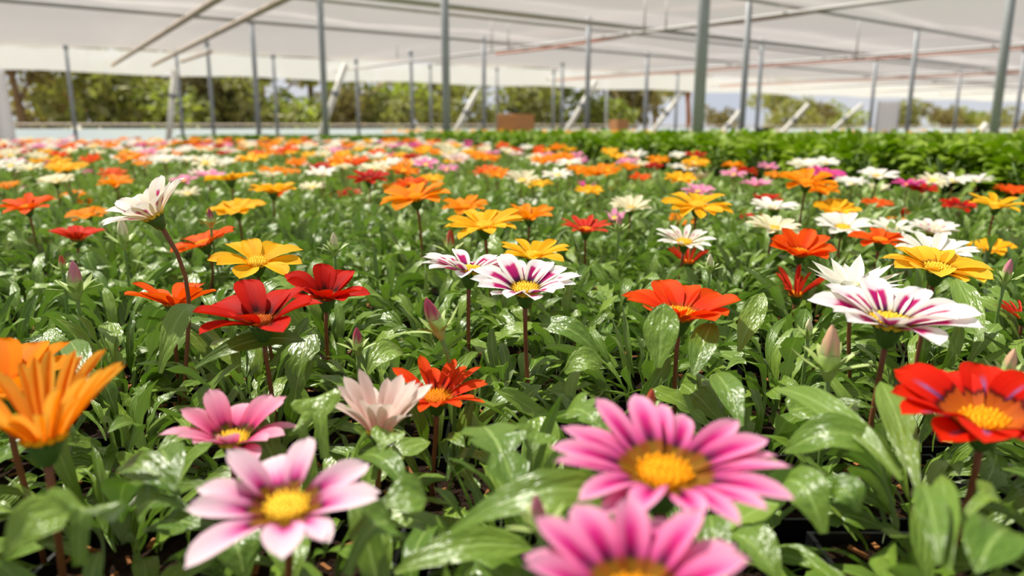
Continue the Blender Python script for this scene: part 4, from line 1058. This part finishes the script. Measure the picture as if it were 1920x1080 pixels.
# leaves one can pick out by themselves: base, tip (column, row, distance), width, arch, profile
KEY = [((985, 985, .36), (905, 800, .42), .030, .02, 'lobe'), ((845, 1000, .33), (1190, 945, .33), .020, .025, 'lance'), ((990, 890, .40), (1010, 810, .42), .02, .01, 'spat'),
       ((610, 860, .42), (592, 745, .44), .026, .012, 'spat'), ((580, 850, .42), (555, 800, .42), .018, .01, 'spat'), ((1690, 900, .36), (1450, 728, .46), .017, .02, 'lance'),
       ((1690, 880, .38), (1470, 850, .40), .022, .03, 'lance'), ((1722, 920, .36), (1650, 715, .44), .016, .01, 'lance'), ((1235, 690, .50), (1245, 568, .52), .024, .004, 'lance2'),
       ((1300, 705, .52), (1335, 605, .55), .020, .006, 'lance2'), ((1385, 660, .56), (1432, 548, .58), .018, .006, 'lance2'), ((150, 1060, .30), (165, 960, .31), .028, .02, 'spat'),
       ((335, 930, .36), (220, 880, .38), .018, .015, 'lance'), ((345, 955, .36), (255, 960, .36), .020, .012, 'spat'), ((330, 920, .36), (300, 845, .40), .02, .012, 'lance'), ((10, 1045, .28), (130, 960, .30), .018, .012, 'lance'),
       ((655, 1010, .33), (800, 935, .34), .019, .015, 'spat'), ((650, 1080, .30), (740, 985, .32), .022, .018, 'spat'), ((1345, 1090, .33), (1330, 965, .36), .016, .01, 'lance'), ((1460, 1090, .33), (1370, 1000, .36), .022, .01, 'lance'),
       ((740, 1075, .34), (1000, 1030, .35), .018, .015, 'lance'), ((700, 900, .40), (735, 810, .42), .018, .012, 'spat'), ((770, 930, .38), (670, 860, .42), .016, .02, 'lance'), ((365, 690, .55), (575, 640, .58), .016, .02, 'lance'),
       ((300, 700, .55), (360, 570, .60), .018, .02, 'lance'), ((690, 700, .55), (760, 668, .58), .022, .02, 'lance'), ((1060, 700, .52), (1130, 690, .52), .02, .015, 'lance2'), ((1120, 660, .56), (1010, 610, .58), .02, .015, 'lance2'),
       ((1545, 1000, .34), (1470, 905, .37), .022, .018, 'lance'), ((1610, 960, .34), (1560, 930, .35), .018, .012, 'lance'), ((1760, 1060, .28), (1730, 905, .32), .012, .008, 'lance'), ((1780, 1070, .28), (1765, 890, .33), .010, .008, 'lance'), ((1800, 985, .32), (1880, 945, .33), .018, .015, 'spat'),
       ((1900, 1000, .3), (1830, 1075, .27), .02, .015, 'lance'), ((460, 1090, .36), (430, 1000, .38), .024, .015, 'lance2'), ((550, 1095, .35), (535, 1010, .38), .02, .012, 'lance2'), ((1560, 790, .48), (1480, 775, .47), .02, .012, 'spat'), ((1840, 640, .56), (1790, 520, .62), .02, .006, 'lance2'),
       ((450, 700, .56), (400, 640, .58), .018, .012, 'lance2'), ((165, 720, .5), (130, 640, .55), .018, .012, 'lance2'), ((1390, 800, .45), (1340, 700, .5), .018, .012, 'lance2'), ((1140, 830, .42), (1060, 775, .46), .022, .018, 'lobe')]
PROF = {'lance': prof_lance(1, .55), 'lance2': prof_lance(1, .5), 'spat': prof_spat(1.1), 'lobe': prof_lobe(1.2, 3)}
for ib, (a, b, w, arch, pk) in enumerate(KEY):
    A, Bp = at(*a), at(*b); r = random.Random(ib)
    nt = 16 if pk == 'lobe' else 10
    mid_p = (A + Bp) / 2 + Vector((0, 0, arch)); v, uv = [], []
    view = (Vector((0, 0, CAM_Z)) - mid_p).normalized(); upv = (Vector((0, 0, 1)) * .7 + view * .6 + Vector((r.uniform(-.25, .25), 0, 0))).normalized()
    for i in range(nt + 1):
        t = i / nt; p = (1 - t) ** 2 * A + 2 * t * (1 - t) * mid_p + t * t * Bp
        tg = (2 * (1 - t) * (mid_p - A) + 2 * t * (Bp - mid_p)).normalized()
        sd = tg.cross(upv).normalized(); nn = sd.cross(tg)
        hw = PROF[pk](t) * w / 2
        for k in range(5):
            s = (k / 4 - .5) * 2
            v.append(p + sd * (-s) * hw + nn * (abs(s) * hw * .22 + .12 * hw * math.sin(t * 13 + ib) * abs(s))); uv.append((k / 4, t))
    q = [(i * 5 + k, (i + 1) * 5 + k, (i + 1) * 5 + k + 1, i * 5 + k + 1) for i in range(nt) for k in range(4)]
    e, ex, ey = min(plants, key=lambda t_: (t_[1] - A.x) ** 2 + (t_[2] - A.y) ** 2)
    T = Vector(e.location)
    obj('leaf', mesh_np('leaf', [tuple(p - T) for p in v], q, uv, (M_LEAF,)), e)

# wording for each clump: by the bloom it stands nearest to
for idx, (e, x, y) in enumerate(plants):
    P = Vector((x, y, .92)); pu, pv, _ = px(P)
    if pv > 1250 or (idx >= len(near) and min((t_[3] - P).length for t_ in LANDMARKS) > .24):
        zone = 'left end' if pu < 480 else 'left of the middle' if pu < 960 else 'right of the middle' if pu < 1440 else 'right end'
        if pv > 1250: lab = 'gazania leaf clump at the very bottom edge, ' + zone
        else: lab = 'small leafy gazania clump halfway up the bed, ' + zone
        tag(e, lab, 'plant', PLANT_GROUP); continue
    lab = None
    for lm in sorted(LANDMARKS, key=lambda t_: (t_[3] - P).length)[:4]:
        dx, dy = P.x - lm[3].x, P.y - lm[3].y
        rels = []
        if math.hypot(dx, dy) < .06: rels.append('right under')
        rels.append(('behind' if dy > 0 else 'in front of') if abs(dy) > abs(dx) else ('right of' if dx > 0 else 'left of'))
        rels += [('behind and ' if dy > 0 else 'in front and ') + ('right of' if dx > 0 else 'left of')]
        for rel in rels:
            c = 'gazania leaf clump %s %s' % (rel, lm[2])
            if c not in used_labels: lab = c; break
        if lab: break
    tag(e, uniq(lab or 'green gazania leaf clump near ' + LANDMARKS[0][2]), 'plant', PLANT_GROUP)

# ------------------------------------------------------------------ random far blooms
rf = random.Random(77)
KIND_W = [('orange', 4.2), ('yellow', 3.2), ('white', 3), ('cream', 2.4), ('blush', 2), ('vermilion', 1.9), ('pink', 1.6), ('red', 1.5), ('magenta', .7)]
taken = [(p.x, p.y) for p, _ in HEADS]
cand = []
tries = 0
while len(cand) < 520 and tries < 60000:
    tries += 1
    yy = 2.0 + (BED_FAR - 2.1) * rf.random() ** .75
    xx = rf.uniform(-.70 * yy - .2, min(.7 * yy + .2, edge_x(yy) - .08))
    pu, pv, d = px(Vector((xx, yy, .97)))
    if pv > 333: continue
    if any((xx - a) ** 2 + (yy - b) ** 2 < .085 ** 2 for a, b in taken): continue
    taken.append((xx, yy)); cand.append((xx, yy))
cand.sort(key=lambda p: p[1])
COLNAME = {'blush': 'blush pink', 'orange': 'orange', 'yellow': 'golden yellow', 'white': 'white', 'cream': 'cream', 'vermilion': 'orange-red', 'pink': 'pink', 'red': 'dark red', 'magenta': 'magenta'}
n_ind = max(0, 300 - len(HEADS))
ks, ws = [k for k, _ in KIND_W], [w for _, w in KIND_W]
stuff = {}
for i, (x, y) in enumerate(cand):
    kind = rf.choices(ks, ws)[0]; P = Vector((x, y, .965 + rf.uniform(-.015, .03))); R = rf.uniform(.042, .052)
    nrm = Vector((rf.uniform(-.15, .15), rf.uniform(-.34, -.06), 1)).normalized()
    cup = rf.choice((5, 12, 22)); shape = rf.choice(('broad', 'norm')); n = 11 if shape == 'broad' else 15
    if i < n_ind:
        base = Vector((x, y, SOIL_Z)); e = empty('gazania_flower', base)
        pu, pv, _ = px(P)
        zone = 'left end' if pu < 480 else 'middle' if pu < 1000 else 'right side'
        depth = 'halfway up' if y < 3.2 else 'far up' if y < 5 else 'at the far rim of'
        tag(e, 'small blurred %s gazania bloom %s the bed, %s' % (COLNAME[kind], depth, zone), 'flower', BLOOM_GROUP)
        H = Matrix.Translation(-base) @ axis_matrix(P, nrm, rf.uniform(0, 6)) @ Matrix.Scale(R, 4)
        obj('corolla', corolla_mesh(kind, shape, n, cup, i % 3), e, H); obj('disc', DISC_M[DISC_FOR[kind]], e, H)
        obj('stem', stem_mesh(P, nrm, base, R, True), e)
    else:
        stuff.setdefault(kind, []).append((P, nrm, R, shape, n, cup))
if stuff:
    g_ = Geo(); mats = []
    for mi, (kind, lst) in enumerate(stuff.items()):
        mats.append(PETAL[kind])
        for P, nrm, R, shape, n, cup in lst:
            A = axis_matrix(P, nrm, rf.uniform(0, 6)) @ Matrix.Scale(R, 4)
            for k, M in enumerate(petal_frames(rf, n, 1.0, cup, .12)):
                v, q, uv = petal_geo(shape, k % 4, 1); g_.add(xf(A @ M, v), q, uv, mi)
    o = obj('gazania_bloom_mass', g_.mesh('gazania_bloom_mass', mats))
    tag(o, 'strip of tiny blurred mixed gazania blooms along the far rim of the bed', 'flowers', None, 'stuff')

# ------------------------------------------------------------------ bushy bedding plants on the right bench
def bush_geo(seed, n, nt, size, H, Rr):
    r = random.Random(seed); g_ = Geo(); lg = leaf_grid(lambda t: .36 * math.sin(PI * min(1, t * .97 + .03)) ** .7, nt, 2, R_(15), R_(-35), .15)
    for i in range(n):
        a = r.uniform(0, 6.28); el = math.asin(r.uniform(-.25, 1)); k = r.uniform(.75, 1.0)
        p = Vector((Rr * math.cos(a) * math.cos(el) * k, Rr * math.sin(a) * math.cos(el) * k, H * .5 + H * .5 * math.sin(el) * k))
        M = Matrix.Translation(p) @ Matrix.Rotation(a + r.uniform(-.6, .6), 4, 'Z') @ Matrix.Rotation(-(el * .6 + r.uniform(-.5, .3)), 4, 'Y') @ Matrix.Rotation(r.uniform(-.5, .5), 4, 'X') @ Matrix.Scale(size * r.uniform(.7, 1.2), 4)
        g_.add(xf(M, lg[0]), lg[1], lg[2])
    return g_
BUSH = [bush_geo(300 + k, 85, 4, .052, .21, .085).mesh('foliage', (M_HEDGE,)) for k in range(4)]
BUSHLO = [(lambda a: (np.concatenate(a.v), np.concatenate(a.q), np.concatenate(a.uv)))(bush_geo(400 + k, 60, 2, .058, .2, .1)) for k in range(3)]
def stalk_mesh():
    g_ = Geo()
    for k in range(5):
        a = k * 1.257; v, q = tube_geo([(0, 0, 0), (.02 * math.cos(a), .02 * math.sin(a), .09), (.05 * math.cos(a), .05 * math.sin(a), .17)], .003, 5); g_.add(v, q)
    return g_.mesh('stalks', (M_STEM_GREEN,))
STALK = stalk_mesh()
hs = []
y = 1.35; j = 0; rb = random.Random(8)
while y < 9.4:
    s = .15 if y < 6 else .2
    x = edge_x(y) + GAP + .08
    x += (j % 2) * s / 2
    while x < .72 * y + .5:
        hs.append((x + rb.uniform(-.02, .02), y + rb.uniform(-.02, .02), x - edge_x(y))); x += s
    y += s * .95; j += 1
front = sorted(hs, key=lambda t_: t_[2] + .18 * t_[1])[:260]
fs = set(front)
def ordinal(n): return str(n) + ('th' if n % 100 in (11, 12, 13) else {1: 'st', 2: 'nd', 3: 'rd'}.get(n % 10, 'th'))
ordn = {}
for nm, lo_, hi_ in (('front row', 0, .30), ('second row', .30, .46)):
    k = 0
    for t_ in sorted((t_ for t_ in front if lo_ <= t_[2] < hi_), key=lambda t_: -px(Vector((t_[0], t_[1], 1.0)))[0]):
        if px(Vector((t_[0], t_[1], 1.0)))[0] > 1960: ordn[t_[:2]] = None; continue
        k += 1; ordn[t_[:2]] = (nm, ordinal(k))

TOPZ = SOIL_Z - .005
for i, (x, y, de) in enumerate(sorted(front, key=lambda t_: t_[1])):
    e = empty('bedding_plant', (x, y, BENCH_Z))
    pu, pv, _ = px(Vector((x, y, 1.0)))
    k_ = ordn.get((x, y))
    if k_: lab = 'bushy green bedding plant in the %s, %s from the right edge of the picture' % k_
    else:
        where = 'by the right edge' if pu > 1700 else 'right of the nearest thick post' if pu > 1330 else 'left of the nearest thick post' if pu > 1100 else 'where the bench narrows'
        lab = 'bushy green bedding plant of the rear rows, ' + where
    tag(e, lab, 'plant', 'bushy green bedding plants')
    obj('pot', POTM, e); obj('soil', SOILM[i % 3], e); obj('stalks', STALK, e, Matrix.Translation((0, 0, .085)))
    s = rb.uniform(.95, 1.08)
    obj('foliage', BUSH[i % 4], e, Matrix.Translation((0, 0, TOPZ - BENCH_Z)) @ Matrix.Rotation(rb.uniform(0, 6.28), 4, 'Z') @ Matrix.Scale(s, 4))
g_ = Geo()
for i, t_ in enumerate(hs):
    if t_ in fs: continue
    x, y, _ = t_; v, q, uv = BUSHLO[i % 3]
    g_.add(xf(Matrix.Translation((x, y, TOPZ)) @ Matrix.Rotation(rb.uniform(0, 6.28), 4, 'Z'), v), q, uv)
o = obj('bedding_foliage', g_.mesh('bedding_foliage', (M_HEDGE,)))
tag(o, 'mass of bright green bedding plant leaves behind the front rows', 'foliage', None, 'stuff')
# low crop on the farther bench, and the yellow flower strip
g_ = Geo()
for i in range(700):
    x, y = rb.uniform(-4.5, 3.1), rb.uniform(10.05, 12.1); v, q, uv = BUSHLO[i % 3]
    g_.add(xf(Matrix.Translation((x, y, BENCH_Z + .03)) @ Matrix.Rotation(rb.uniform(0, 6.28), 4, 'Z') @ Matrix.Scale(1.0, 4), v), q, uv)
tag(obj('low_crop', g_.mesh('low_crop', (M_HEDGE,))), 'low even green crop on the bench beyond the gazania bed', 'foliage', None, 'stuff')
g_ = Geo()
for i in range(620):
    x, y = rb.uniform(-2.2, 10.8), rb.uniform(12.7, 15.3); v, q, uv = BUSHLO[i % 3]
    g_.add(xf(Matrix.Translation((x, y, BENCH_Z + .05)) @ Matrix.Rotation(rb.uniform(0, 6.28), 4, 'Z') @ Matrix.Scale(.7, 4), v), q, uv, 0)
    if x < 2.6 or rb.random() < .2:
        A = axis_matrix(Vector((x, y, FAR_BENCH + .012 + rb.uniform(-.03, .015))), Vector((rb.uniform(-.2, .2), rb.uniform(-.3, .1), 1)), 0) @ Matrix.Scale(.05, 4)
        for M in petal_frames(rb, 9, 1.0, 8): 
            v, q, uv = petal_geo('broad', 0, 1); g_.add(xf(A @ M, v), q, uv, 1)
tag(obj('marigold_strip', g_.mesh('marigold_strip', (M_HEDGE, PETAL['yellow']))), 'far strip of yellow-orange flowers in front of the cardboard box', 'flowers', None, 'stuff')
